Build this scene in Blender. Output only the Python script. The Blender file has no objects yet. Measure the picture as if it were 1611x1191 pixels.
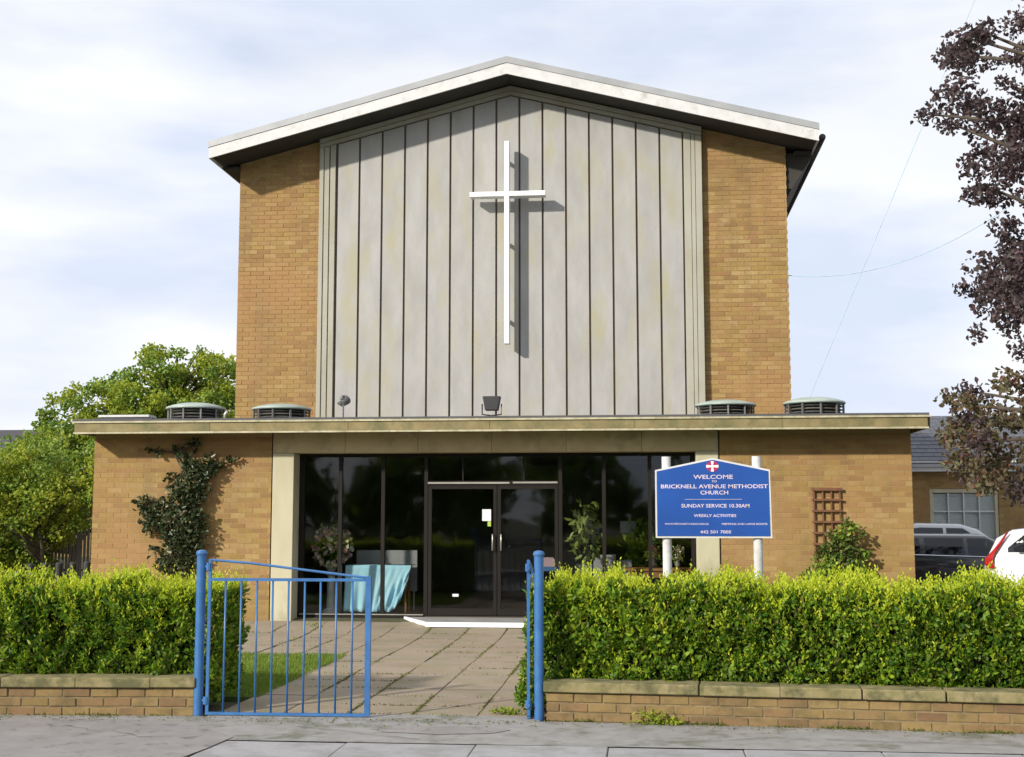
import bpy, math, random
import numpy as np
from mathutils import Vector, Matrix
R = math.radians
rnd = random.Random(7)
rng = np.random.default_rng(11)
sc = bpy.context.scene
col = sc.collection

# ------------------------------------------------------------------ camera
cam_d = bpy.data.cameras.new('camera'); cam = bpy.data.objects.new('camera', cam_d); col.objects.link(cam)
cam_d.sensor_width = 36.0; cam_d.lens = 2016.0 / 1611.0 * 36.0
cam_d.clip_start = 0.1; cam_d.clip_end = 3000
cam.location = (0, 0, 1.6)
cam.rotation_euler = (R(90 + 6.13), 0, R(5.78))
sc.camera = cam

# ------------------------------------------------------------------ sky, sun, exposure
SUN = Vector((-0.9, -1.0, 0.62)).normalized()            # direction towards the sun
elev = math.asin(SUN.z); azim = math.atan2(SUN.x, SUN.y)
world = bpy.data.worlds.new('World'); sc.world = world; world.use_nodes = True
nt = world.node_tree; nt.nodes.clear()
def N(tree, typ, **kw):
    n = tree.nodes.new(typ)
    for k, v in kw.items(): setattr(n, k, v)
    return n
wo = N(nt, 'ShaderNodeOutputWorld')
sky = N(nt, 'ShaderNodeTexSky', sky_type='NISHITA'); sky.sun_disc = False
sky.sun_elevation = elev; sky.sun_rotation = azim % (2 * math.pi); sky.dust_density = 1.5
bg1 = N(nt, 'ShaderNodeBackground'); bg1.inputs[1].default_value = 0.12
nt.links.new(sky.outputs[0], bg1.inputs[0])
bg2 = N(nt, 'ShaderNodeBackground'); bg2.inputs[1].default_value = 1.0
tc = N(nt, 'ShaderNodeTexCoord')
mp = N(nt, 'ShaderNodeMapping'); mp.inputs['Scale'].default_value = (1.6, 1.6, 4.2); mp.inputs['Location'].default_value = (0.35, 0.2, 0.15)
nt.links.new(tc.outputs['Generated'], mp.inputs[0])
n1 = N(nt, 'ShaderNodeTexNoise'); n1.inputs['Scale'].default_value = 2.1; n1.inputs['Detail'].default_value = 7; n1.inputs['Roughness'].default_value = 0.5
n1.inputs['Distortion'].default_value = 0.5
nt.links.new(mp.outputs[0], n1.inputs['Vector'])
cr = N(nt, 'ShaderNodeValToRGB')
cr.color_ramp.elements[0].position = 0.30; cr.color_ramp.elements[0].color = (0.82, 0.82, 0.82, 1)
cr.color_ramp.elements[1].position = 0.62; cr.color_ramp.elements[1].color = (1, 1, 1, 1)
nt.links.new(n1.outputs['Fac'], cr.inputs[0])
n2 = N(nt, 'ShaderNodeTexNoise'); n2.inputs['Scale'].default_value = 3.4; n2.inputs['Detail'].default_value = 5
mp2 = N(nt, 'ShaderNodeMapping'); mp2.inputs['Scale'].default_value = (1, 1, 3.6); mp2.inputs['Location'].default_value = (3.1, 1.2, 4.0)
nt.links.new(tc.outputs['Generated'], mp2.inputs[0]); nt.links.new(mp2.outputs[0], n2.inputs['Vector'])
cr2 = N(nt, 'ShaderNodeValToRGB')
cr2.color_ramp.elements[0].position = 0.36; cr2.color_ramp.elements[0].color = (0.70, 0.77, 0.92, 1)
cr2.color_ramp.elements[1].position = 0.58; cr2.color_ramp.elements[1].color = (0.95, 0.965, 1.0, 1)
nt.links.new(n2.outputs['Fac'], cr2.inputs[0]); nt.links.new(cr2.outputs[0], bg2.inputs[0])
mx = N(nt, 'ShaderNodeMixShader')
nt.links.new(cr.outputs[0], mx.inputs[0]); nt.links.new(bg1.outputs[0], mx.inputs[1]); nt.links.new(bg2.outputs[0], mx.inputs[2])
nt.links.new(mx.outputs[0], wo.inputs[0])

sd = bpy.data.lights.new('sun', 'SUN'); sd.energy = 4.7; sd.angle = R(2.0); sd.color = (1.0, 0.93, 0.82)
sun = bpy.data.objects.new('sun', sd); col.objects.link(sun)
sun.rotation_euler = (-SUN).to_track_quat('-Z', 'Y').to_euler(); sun.location = SUN * 60
vs = sc.view_settings
vs.view_transform = 'Standard'; vs.look = 'None'; vs.gamma = 1.0; vs.exposure = 0.12; vs.use_curve_mapping = False
sc.cycles.max_bounces = 8; sc.cycles.transparent_max_bounces = 12

# ------------------------------------------------------------------ materials
def ramp(t, fac, cols):
    r = N(t, 'ShaderNodeValToRGB'); e = r.color_ramp.elements
    for i, c in enumerate(cols):
        p = i / (len(cols) - 1)
        if i < 2: e[i].position = p; el = e[i]
        else: el = e.new(p)
        el.color = (*c, 1)
    # re-sort positions for the two defaults
    if len(cols) > 2:
        while len(e) > 1: e.remove(e[0])
        e[0].position = 0; e[0].color = (*cols[0], 1)
        for i, c in enumerate(cols[1:], 1):
            el = e.new(i / (len(cols) - 1)); el.color = (*c, 1)
    t.links.new(fac, r.inputs[0]); return r.outputs[0]
def mixc(t, fac, a, b, mode='MIX'):
    m = N(t, 'ShaderNodeMix', data_type='RGBA', blend_type=mode)
    for inp, v in ((m.inputs[0], fac), (m.inputs[6], a), (m.inputs[7], b)):
        if hasattr(v, 'is_linked') or hasattr(v, 'links'): t.links.new(v, inp)
        elif isinstance(v, (int, float)): inp.default_value = v
        else: inp.default_value = (*v, 1)
    return m.outputs[2]
def noise(t, scale, detail=4, rough=0.55, stretch=(1, 1, 1), w=0.0):
    g = N(t, 'ShaderNodeNewGeometry'); m = N(t, 'ShaderNodeMapping'); m.inputs['Scale'].default_value = stretch
    m.inputs['Location'].default_value = (w, w * 1.7, w * .3)
    n = N(t, 'ShaderNodeTexNoise'); n.inputs['Scale'].default_value = scale; n.inputs['Detail'].default_value = detail; n.inputs['Roughness'].default_value = rough
    t.links.new(g.outputs['Position'], m.inputs[0]); t.links.new(m.outputs[0], n.inputs['Vector'])
    return n.outputs['Fac']
def rng_map(t, v, a, b, c=0.0, d=1.0):
    m = N(t, 'ShaderNodeMapRange'); m.inputs[1].default_value = a; m.inputs[2].default_value = b
    m.inputs[3].default_value = c; m.inputs[4].default_value = d; t.links.new(v, m.inputs[0]); return m.outputs[0]
def newmat(name):
    m = bpy.data.materials.new(name); m.use_nodes = True; t = m.node_tree; t.nodes.clear()
    o = N(t, 'ShaderNodeOutputMaterial'); b = N(t, 'ShaderNodeBsdfPrincipled'); t.links.new(b.outputs[0], o.inputs[0])
    return m, t, b, o
def bump(t, b, h, strength=0.3, dist=0.01):
    n = N(t, 'ShaderNodeBump'); n.inputs['Strength'].default_value = strength; n.inputs['Distance'].default_value = dist
    t.links.new(h, n.inputs['Height']); t.links.new(n.outputs[0], b.inputs['Normal'])
def mat(name, c, rough=0.7, var=None, vs=3.0, metal=0.0, fine=60, bs=0.15, stretch=(1, 1, 1), stain=None, ss=1.5, samt=(0.5, 0.75), spec=0.5):
    """plain surface: base colour, drifting variation, optional stain colour with a shape of its own, fine relief"""
    m, t, b, o = newmat(name)
    var = var or tuple(min(1, x * 0.78) for x in c)
    f = rng_map(t, noise(t, vs, 5, 0.6, stretch), 0.35, 0.65)
    c1 = mixc(t, f, c, var)
    if stain:
        f2 = rng_map(t, noise(t, ss, 6, 0.65, stretch, 5.0), samt[0], samt[1]); c1 = mixc(t, f2, c1, stain)
    t.links.new(c1, b.inputs['Base Color']); b.inputs['Roughness'].default_value = rough; b.inputs['Metallic'].default_value = metal
    b.inputs['Specular IOR Level'].default_value = spec
    if bs: bump(t, b, noise(t, fine, 3), bs, 0.004)
    return m
def brickmat(name, cols, dirt=(0.16, 0.12, 0.07), dscale=0.8, damt=(0.55, 0.8), drift=None, streak=None):
    m, t, b, o = newmat(name)
    at = N(t, 'ShaderNodeAttribute', attribute_name='tone'); oi = N(t, 'ShaderNodeObjectInfo')
    gt = N(t, 'ShaderNodeMath', operation='GREATER_THAN'); gt.inputs[1].default_value = 0.0; t.links.new(at.outputs['Fac'], gt.inputs[0])
    mxn = N(t, 'ShaderNodeMix', data_type='FLOAT'); t.links.new(gt.outputs[0], mxn.inputs[0])
    t.links.new(oi.outputs['Random'], mxn.inputs[2]); t.links.new(at.outputs['Fac'], mxn.inputs[3])
    c = ramp(t, mxn.outputs[0], cols)
    c = mixc(t, rng_map(t, noise(t, 26, 3), 0.3, 0.7, 0, 0.3), c, tuple(x * 0.62 for x in cols[0]))
    c = mixc(t, rng_map(t, noise(t, dscale, 6, 0.6, (1, 1, 1.3), 3), damt[0], damt[1], 0, 0.55), c, dirt)
    if streak:
        c = mixc(t, rng_map(t, noise(t, 2.6, 6, 0.65, (1, 1, .16), 21), 0.48, 0.72, 0, 0.55), c, streak)
        c = mixc(t, rng_map(t, noise(t, 7.0, 5, 0.7, (1, 1, .8), 33), 0.60, 0.72, 0, 0.35), c, (0.52, 0.42, 0.26))
    if drift: c = mixc(t, rng_map(t, noise(t, 0.55, 4, 0.6, (1, 1, 1), 9), 0.44, 0.66, 0, 0.75), c, drift)
    t.links.new(c, b.inputs['Base Color']); b.inputs['Roughness'].default_value = 0.88; b.inputs['Specular IOR Level'].default_value = 0.25
    bump(t, b, noise(t, 160, 3), 0.5, 0.003)
    return m
def leafmat(name, cols, trans=0.35, rough=0.5):
    m, t, b, o = newmat(name)
    g = N(t, 'ShaderNodeNewGeometry')
    c = ramp(t, g.outputs['Random Per Island'], cols)
    c = mixc(t, rng_map(t, noise(t, 1.3, 3), 0.35, 0.65, 0, 0.45), c, cols[0])
    t.links.new(c, b.inputs['Base Color']); b.inputs['Roughness'].default_value = rough; b.inputs['Specular IOR Level'].default_value = 0.35
    tr = N(t, 'ShaderNodeBsdfTranslucent'); t.links.new(c, tr.inputs[0])
    ms = N(t, 'ShaderNodeMixShader'); ms.inputs[0].default_value = trans
    t.links.new(b.outputs[0], ms.inputs[1]); t.links.new(tr.outputs[0], ms.inputs[2]); t.links.new(ms.outputs[0], o.inputs[0])
    return m
def glassmat(name, tint=(0.86, 0.88, 0.87), refl=1.0):
    m, t, b, o = newmat(name); t.nodes.remove(b)
    tr = N(t, 'ShaderNodeBsdfTransparent'); tr.inputs[0].default_value = (*tint, 1)
    gl = N(t, 'ShaderNodeBsdfGlossy'); gl.inputs['Roughness'].default_value = 0.03; bn = N(t, 'ShaderNodeBump'); bn.inputs['Strength'].default_value = .06; bn.inputs['Distance'].default_value = .05; t.links.new(noise(t, 1.1, 2), bn.inputs['Height']); t.links.new(bn.outputs[0], gl.inputs['Normal']); gl.inputs[0].default_value = (0.95, 0.97, 1, 1)
    lw = N(t, 'ShaderNodeLayerWeight'); lw.inputs[0].default_value = 0.5
    pw = N(t, 'ShaderNodeMath', operation='POWER'); pw.inputs[1].default_value = 5.0; t.links.new(lw.outputs['Facing'], pw.inputs[0])
    ml = N(t, 'ShaderNodeMath', operation='MULTIPLY_ADD'); ml.inputs[1].default_value = 0.9; ml.inputs[2].default_value = 0.028 * refl; t.links.new(pw.outputs[0], ml.inputs[0])
    ms = N(t, 'ShaderNodeMixShader'); t.links.new(ml.outputs[0], ms.inputs[0]); t.links.new(tr.outputs[0], ms.inputs[1]); t.links.new(gl.outputs[0], ms.inputs[2])
    t.links.new(ms.outputs[0], o.inputs[0])
    return m

M = {}
YB = [(0.29, 0.185, 0.062), (0.37, 0.25, 0.09), (0.33, 0.215, 0.078), (0.41, 0.295, 0.125), (0.335, 0.19, 0.085), (0.25, 0.15, 0.06)]
M['brick'] = brickmat('yellow_brick', YB, dirt=(0.20, 0.135, 0.055), damt=(0.42, 0.78), drift=(0.34, 0.19, 0.085), streak=(0.15, 0.105, 0.06))
M['mortar'] = mat('mortar', (0.33, 0.23, 0.11), 0.95, (0.34, 0.22, 0.09), 1.0, bs=0.3)
M['gbrick'] = brickmat('garden_brick', [(0.21, 0.145, 0.06), (0.26, 0.18, 0.075), (0.19, 0.115, 0.06), (0.28, 0.20, 0.085), (0.20, 0.11, 0.06)], dirt=(0.085, 0.07, 0.035), dscale=6.0, damt=(0.46, 0.66))
M['gmortar'] = mat('garden_mortar', (0.25, 0.19, 0.10), 0.95, (0.12, 0.095, 0.05), 6, bs=0.3)
M['coping'] = mat('coping_stone', (0.26, 0.215, 0.11), 0.9, (0.18, 0.16, 0.065), 9, stain=(0.10, 0.095, 0.04), ss=7, samt=(0.46, 0.62), bs=0.4, fine=90)
M['cladding'] = mat('grey_panel', (0.375, 0.37, 0.36), 0.62, (0.305, 0.30, 0.285), 3.0, stain=(0.345, 0.325, 0.215), ss=2.6, samt=(0.48, 0.72), bs=0.12, stretch=(1, 1, .35), fine=70)
M['joint'] = mat('dark_joint', (0.12, 0.092, 0.07), 0.8, bs=0)
M['surround'] = mat('pale_surround', (0.38, 0.37, 0.31), 0.75, (0.33, 0.315, 0.25), 2, stain=(0.30, 0.27, 0.18), ss=2, stretch=(1, 1, .4))
M['pillar'] = mat('cream_render', (0.50, 0.47, 0.33), 0.8, (0.43, 0.40, 0.27), 2, stain=(0.28, 0.25, 0.15), ss=2.5, samt=(.56, .8), stretch=(1, 1, .4))
M['lintel'] = mat('weathered_concrete', (0.52, 0.42, 0.24), 0.88, (0.42, 0.33, 0.18), 2.2, stain=(0.26, 0.21, 0.12), ss=2.6, samt=(0.5, 0.75), bs=.3)
M['fascia'] = mat('weathered_fascia', (0.27, 0.22, 0.105), 0.8, (0.20, 0.155, 0.07), 4.2, stain=(0.13, 0.125, 0.055), ss=3.4, samt=(0.45, 0.66), stretch=(1, 1, 1))
M['fascia_trim'] = mat('cream_trim', (0.50, 0.46, 0.32), 0.7, (0.36, 0.33, 0.20), 6, stain=(0.25, 0.23, 0.13), ss=9, samt=(.5, .7))
M['white'] = mat('white_paint', (0.62, 0.62, 0.615), 0.6, (0.54, 0.54, 0.535), 5, bs=0.1, stain=(0.40, 0.40, 0.37), ss=5, samt=(.54, .75))
M['crosswhite'] = mat('cross_white_paint', (0.86, 0.86, 0.86), 0.4, (0.84, 0.84, 0.84), 3, bs=0.03)
M['verge'] = mat('grey_verge_metal', (0.36, 0.37, 0.38), 0.5, (0.29, 0.30, 0.31), 2, metal=.2)
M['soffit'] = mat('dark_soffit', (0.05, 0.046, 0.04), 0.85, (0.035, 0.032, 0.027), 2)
M['felt'] = mat('roof_felt', (0.10, 0.10, 0.105), 0.9, bs=.4)
M['frame'] = mat('dark_frame', (0.014, 0.011, 0.009), 0.6, bs=0, spec=.2)
M['alu'] = mat('pale_aluminium', (0.50, 0.48, 0.42), 0.35, metal=.6, bs=0)
M['glass'] = glassmat('window_glass')
M['carglass'] = glassmat('car_glass', (0.16, 0.17, 0.17), 1.6)
M['blue'] = mat('blue_gloss_paint', (0.045, 0.155, 0.37), 0.35, (0.03, 0.11, 0.28), 7, stain=(0.16, 0.11, 0.08), ss=22, samt=(0.64, 0.70), bs=.18)
M['dark_metal'] = mat('dark_metal', (0.03, 0.03, 0.032), 0.55, bs=.1)
M['cap'] = mat('rooflight_dome', (0.36, 0.42, 0.38), 0.4, (0.28, 0.34, 0.30), 4)
M['louvre'] = mat('louvre_metal', (0.16, 0.16, 0.16), 0.5, (0.10, 0.10, 0.10), 6)
M['signblue'] = mat('sign_blue', (0.012, 0.075, 0.33), 0.35, (0.011, 0.062, 0.28), 3, bs=0.03)
M['sign_text'] = mat('sign_lettering', (0.72, 0.60, 0.70), 0.5, bs=0)
M['sign_red'] = mat('emblem_red', (0.36, 0.02, 0.09), 0.5, bs=0)
M['timber'] = mat('red_brown_timber', (0.20, 0.085, 0.04), 0.75, (0.13, 0.055, 0.03), 9, stretch=(1, 1, .3))
M['oak'] = mat('orange_wood', (0.34, 0.17, 0.05), 0.5, (0.28, 0.13, 0.04), 5)
M['bark'] = mat('bark', (0.09, 0.07, 0.05), 0.95, (0.05, 0.04, 0.03), 12, bs=.6, fine=40)
M['slab'] = brickmat('path_slab', [(0.30, 0.25, 0.185), (0.34, 0.28, 0.21), (0.33, 0.26, 0.195), (0.285, 0.245, 0.19)], dirt=(0.20, 0.18, 0.09), dscale=2.4, damt=(0.45, 0.7))
M['flag'] = brickmat('pavement_flag', [(0.335, 0.327, 0.333), (0.35, 0.342, 0.348), (0.32, 0.312, 0.318), (0.34, 0.332, 0.332)], dirt=(0.20, 0.195, 0.18), dscale=4.2, damt=(0.44, 0.64))
M['bedding'] = mat('joint_soil', (0.085, 0.085, 0.035), 0.95, (0.05, 0.05, 0.02), 12, bs=.5)
M['footbed'] = mat('flag_joint', (0.16, 0.155, 0.14), 0.95, (0.09, 0.09, 0.07), 9, bs=.4)
M['tarmac'] = mat('footway_tarmac', (0.29, 0.28, 0.272), 0.9, (0.235, 0.225, 0.215), 5.6, stain=(0.145, 0.145, 0.11), ss=3.6, samt=(0.5, 0.66), bs=.6, fine=170)
M['patch'] = mat('tarmac_patch', (0.265, 0.245, 0.238), 0.9, (0.215, 0.20, 0.192), 3.6, stain=(0.12, 0.115, 0.10), ss=6, samt=(0.55, 0.7), bs=.6, fine=170)
M['road'] = mat('road_asphalt', (0.06, 0.06, 0.06), 0.9, (0.045, 0.045, 0.045), 3, bs=.5, fine=120)
M['kerb'] = mat('kerb_concrete', (0.30, 0.30, 0.28), 0.85, bs=.3)
M['soil'] = mat('earth', (0.085, 0.07, 0.04), 0.95, (0.06, 0.07, 0.025), 2.5, bs=.6)
M['lawn'] = mat('lawn_base', (0.085, 0.14, 0.02), 0.95, (0.06, 0.10, 0.02), 4, bs=.6)
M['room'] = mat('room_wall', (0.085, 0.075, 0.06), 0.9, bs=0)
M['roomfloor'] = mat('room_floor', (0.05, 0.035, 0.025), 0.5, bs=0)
M['cloth'] = mat('pale_blue_cloth', (0.48, 0.76, 0.88), 0.8, (0.38, 0.68, 0.86), 3, bs=.05)
M['greyboard'] = mat('grey_board', (0.36, 0.35, 0.36), 0.8, bs=0)
M['paper'] = mat('paper', (0.85, 0.85, 0.88), 0.8, bs=0)
M['lime'] = mat('lime_print', (0.40, 0.55, 0.10), 0.8, bs=0)
M['slate'] = mat('slate', (0.10, 0.105, 0.125), 0.7, (0.08, 0.085, 0.10), 4, bs=.2)
M['dark_tile'] = mat('dark_tile', (0.06, 0.055, 0.06), 0.8, bs=.2)
M['blind'] = mat('white_blind', (0.82, 0.83, 0.86), 0.7, (0.76, 0.77, 0.8), 2, bs=0)
M['fencegrey'] = mat('galvanised_fence', (0.26, 0.26, 0.27), 0.6, (0.20, 0.20, 0.21), 3, bs=.1)
M['tyre'] = mat('tyre', (0.02, 0.02, 0.02), 0.85, bs=0)
M['rim'] = mat('alloy', (0.45, 0.45, 0.47), 0.3, metal=.8, bs=0)
M['red_lens'] = mat('tail_lamp_red', (0.42, 0.012, 0.012), 0.2, bs=0)
M['chrome'] = mat('chrome', (0.65, 0.65, 0.66), 0.15, metal=1, bs=0)
M['cable'] = mat('pale_cable', (0.42, 0.60, 0.70), 0.6, bs=0)
def paint(name, c, rough=.25):
    m, t, b, o = newmat(name); b.inputs['Base Color'].default_value = (*c, 1); b.inputs['Roughness'].default_value = rough
    b.inputs['Coat Weight'].default_value = 0.8; b.inputs['Coat Roughness'].default_value = 0.05
    t.links.new(mixc(t, rng_map(t, noise(t, 5, 4), .4, .7, 0, .25), c, tuple(x * .8 for x in c)), b.inputs['Base Color']); return m
M['car_white'] = paint('white_car_paint', (0.72, 0.73, 0.75)); M['car_silver'] = paint('silver_car_paint', (0.50, 0.52, 0.53)); M['car_black'] = paint('black_car_paint', (0.010, 0.011, 0.014), .2)
M['hedge_old'] = leafmat('hedge_leaf', [(0.035, 0.10, 0.012), (0.09, 0.20, 0.016), (0.17, 0.31, 0.02), (0.27, 0.42, 0.03), (0.40, 0.52, 0.035), (0.14, 0.26, 0.025), (0.20, 0.16, 0.05)], .42, .42)
M['hedge_new'] = leafmat('hedge_new_leaf', [(0.40, 0.50, 0.025), (0.50, 0.60, 0.03), (0.60, 0.66, 0.05), (0.52, 0.54, 0.035)], .45)
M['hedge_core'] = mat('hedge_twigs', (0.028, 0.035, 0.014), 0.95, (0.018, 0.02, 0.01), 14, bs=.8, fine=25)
M['leaf_ygreen'] = leafmat('spring_leaf', [(0.19, 0.27, 0.025), (0.32, 0.40, 0.035), (0.43, 0.49, 0.05), (0.48, 0.48, 0.09)], .5)
M['leaf_mid'] = leafmat('mid_leaf', [(0.09, 0.17, 0.025), (0.18, 0.29, 0.035), (0.27, 0.38, 0.045), (0.36, 0.43, 0.08)], .35)
M['leaf_dark'] = leafmat('climber_leaf', [(0.03, 0.05, 0.02), (0.055, 0.085, 0.03), (0.05, 0.06, 0.03), (0.13, 0.15, 0.07)], .2, .35)
M['leaf_climb'] = leafmat('climber_leaf_pale', [(0.05, 0.08, 0.03), (0.09, 0.12, 0.05), (0.10, 0.07, 0.035), (0.24, 0.27, 0.16)], .2, .3)
M['leaf_shrub'] = leafmat('shrub_leaf', [(0.06, 0.11, 0.02), (0.10, 0.16, 0.03), (0.17, 0.22, 0.05), (0.16, 0.10, 0.05)], .3)
M['leaf_purple'] = leafmat('copper_leaf', [(0.065, 0.050, 0.050), (0.105, 0.076, 0.082), (0.14, 0.082, 0.092), (0.115, 0.105, 0.09)], .45, .42)
M['leaf_bronze'] = leafmat('bronze_leaf', [(0.10, 0.08, 0.055), (0.17, 0.13, 0.065), (0.15, 0.16, 0.07), (0.25, 0.085, 0.075)], .38, .45)
M['grass'] = leafmat('grass_blade', [(0.12, 0.20, 0.02), (0.19, 0.29, 0.03), (0.25, 0.34, 0.04), (0.27, 0.30, 0.07)], .35)
M['moss'] = leafmat('moss_leaf', [(0.11, 0.13, 0.02), (0.16, 0.19, 0.03), (0.13, 0.10, 0.05)], .2)
M['flower_w'] = leafmat('white_petal', [(0.7, 0.7, 0.6), (0.75, 0.7, 0.3), (0.6, 0.15, 0.3), (0.7, 0.65, 0.7)], .2)
M['flower_r'] = leafmat('red_petal', [(0.5, 0.03, 0.03), (0.4, 0.02, 0.04)], .2)
M['leaf_room'] = leafmat('houseplant_leaf', [(0.20, 0.27, 0.05), (0.30, 0.36, 0.08), (0.42, 0.45, 0.14)], .3)

# ------------------------------------------------------------------ mesh helpers
def tag(o, label=None, cat=None, group=None, kind=None):
    if label: o['label'] = label
    if cat: o['category'] = cat
    if group: o['group'] = group
    if kind: o['kind'] = kind
    return o
def empty(name, loc=(0, 0, 0), label=None, cat=None, group=None, rz=0.0):
    o = bpy.data.objects.new(name, None); o.empty_display_size = .2; col.objects.link(o)
    o.location = loc; o.rotation_euler = (0, 0, rz); return tag(o, label, cat, group)
def link(name, me, m=None, parent=None, loc=None, smooth=False):
    if m is not None and not me.materials: me.materials.append(m)
    if smooth: me.polygons.foreach_set('use_smooth', [True] * len(me.polygons))
    o = bpy.data.objects.new(name, me); col.objects.link(o)
    if parent: o.parent = parent
    if loc is not None: o.location = loc
    return o
class MB:
    def __init__(s): s.v = []; s.f = []
    def add(s, vs, fs):
        b = len(s.v); s.v += [tuple(v) for v in vs]; s.f += [tuple(b + i for i in f) for f in fs]; return s
    def box(s, x0, x1, y0, y1, z0, z1):
        return s.add([(x0, y0, z0), (x1, y0, z0), (x1, y1, z0), (x0, y1, z0), (x0, y0, z1), (x1, y0, z1), (x1, y1, z1), (x0, y1, z1)],
                     [(0, 3, 2, 1), (4, 5, 6, 7), (0, 1, 5, 4), (1, 2, 6, 5), (2, 3, 7, 6), (3, 0, 4, 7)])
    def prism_y(s, pts, y0, y1):                      # pts (x,z), counter-clockwise seen from -Y
        n = len(pts); return s.add([(x, y0, z) for x, z in pts] + [(x, y1, z) for x, z in pts],
            [tuple(range(n)), tuple(range(2 * n - 1, n - 1, -1))] + [(i, i + n, (i + 1) % n + n, (i + 1) % n) for i in range(n)])
    def tube(s, pts, r, n=8, cap=True):
        pts = [Vector(p) for p in pts]; rs = r if isinstance(r, (list, tuple)) else [r] * len(pts)
        rings = []; ref = None
        for i, p in enumerate(pts):
            d = (pts[min(i + 1, len(pts) - 1)] - pts[max(i - 1, 0)]).normalized()
            if ref is None or abs(d.dot(ref)) > .95: ref = Vector((0, 0, 1)) if abs(d.z) < .9 else Vector((1, 0, 0))
            a = d.cross(ref).normalized(); b = d.cross(a).normalized(); ref = a.cross(d) if False else ref
            rings.append([p + (a * math.cos(2 * math.pi * k / n) + b * math.sin(2 * math.pi * k / n)) * rs[i] for k in range(n)])
        vs = [v for r_ in rings for v in r_]; fs = []
        for i in range(len(pts) - 1):
            for k in range(n): fs.append((i * n + k, i * n + (k + 1) % n, (i + 1) * n + (k + 1) % n, (i + 1) * n + k))
        if cap: fs += [tuple(range(n - 1, -1, -1)), tuple(range((len(pts) - 1) * n, len(pts) * n))]
        return s.add(vs, fs)
    def lathe(s, prof, cx, cy, n=24):                 # prof (r,z)
        vs = []; fs = []
        for r_, z in prof:
            for k in range(n): vs.append((cx + r_ * math.cos(2 * math.pi * k / n), cy + r_ * math.sin(2 * math.pi * k / n), z))
        for i in range(len(prof) - 1):
            for k in range(n): fs.append((i * n + k, i * n + (k + 1) % n, (i + 1) * n + (k + 1) % n, (i + 1) * n + k))
        fs += [tuple(range(n - 1, -1, -1)), tuple(range((len(prof) - 1) * n, len(prof) * n))]
        return s.add(vs, fs)
    def mesh(s, name='m'):
        me = bpy.data.meshes.new(name); me.from_pydata(s.v, [], s.f); me.validate(); me.update(); return me
    def build(s, name, m, parent=None, loc=None, smooth=False, bevel=0):
        o = link(name, s.mesh(name), m, parent, loc, smooth)
        if bevel:
            b = o.modifiers.new('edge', 'BEVEL'); b.width = bevel; b.segments = 2; b.limit_method = 'ANGLE'
        return o
def box(name, m, parent, x0, x1, y0, y1, z0, z1, bevel=0): return MB().box(x0, x1, y0, y1, z0, z1).build(name, m, parent, bevel=bevel)

def flat(me): me.polygons.foreach_set('use_smooth', [False] * len(me.polygons)); return me
def mesh_np(name, V, F):
    """V (n,3), F (m,4) quads"""
    me = bpy.data.meshes.new(name); me.vertices.add(len(V)); me.vertices.foreach_set('co', np.ascontiguousarray(V, dtype=np.float32).ravel())
    m = len(F); me.loops.add(m * 4); me.loops.foreach_set('vertex_index', np.ascontiguousarray(F, dtype=np.int32).ravel())
    me.polygons.add(m); me.polygons.foreach_set('loop_start', np.arange(0, m * 4, 4, dtype=np.int32))
    me.update(calc_edges=True); return me
def unit(a): return a / (np.linalg.norm(a, axis=1, keepdims=True) + 1e-9)
def leaves(P, D, L, Wd, fold=0.25):
    """leaf per point: a folded diamond from P along D"""
    n = len(P); D = unit(D); r = rng.normal(size=(n, 3)); S = unit(np.cross(D, r)); U = np.cross(S, D)
    L = (np.ones(n) * L)[:, None] if np.ndim(L) == 0 else L[:, None]; Wd = (np.ones(n) * Wd)[:, None] if np.ndim(Wd) == 0 else Wd[:, None]
    a1 = P + D * L * .30; a2 = P + D * L * .68
    V = np.stack([P, a1 + S * Wd * .48 + U * Wd * fold, a2 + S * Wd * .40 + U * Wd * fold, P + D * L - U * Wd * fold * .5,
                  a2 - S * Wd * .40 + U * Wd * fold, a1 - S * Wd * .48 + U * Wd * fold], 1).reshape(-1, 3)
    return V
def leafobj(name, V, m, parent=None, kind=None, label=None):
    b6 = np.arange(len(V) // 6)[:, None] * 6; F = np.concatenate([b6 + [0, 1, 2, 3], b6 + [0, 3, 4, 5]]); me = mesh_np(name, V, F); o = link(name, me, m, parent)
    tag(o, label, None, None, kind); return o

# ------------------------------------------------------------------ ground, road, pavement
def struct(o, cat=None): o['kind'] = 'structure'; return o
struct(MB().add([(-700, -700, -.17), (700, -700, -.17), (700, 900, -.17), (-700, 900, -.17)], [(0, 1, 2, 3)]).build('ground', M['soil']))
struct(MB().add([(-120, .8, -.15), (120, .8, -.15), (120, 7.4, -.15), (-120, 7.4, -.15)], [(0, 1, 2, 3)]).build('road', M['road']))
k = MB()
for i in range(-30, 30): k.box(i * .915 + .004, i * .915 + .911, 7.4, 7.53, -.2, -.002)
struct(k.build('kerb', M['kerb'], bevel=.006))
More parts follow.
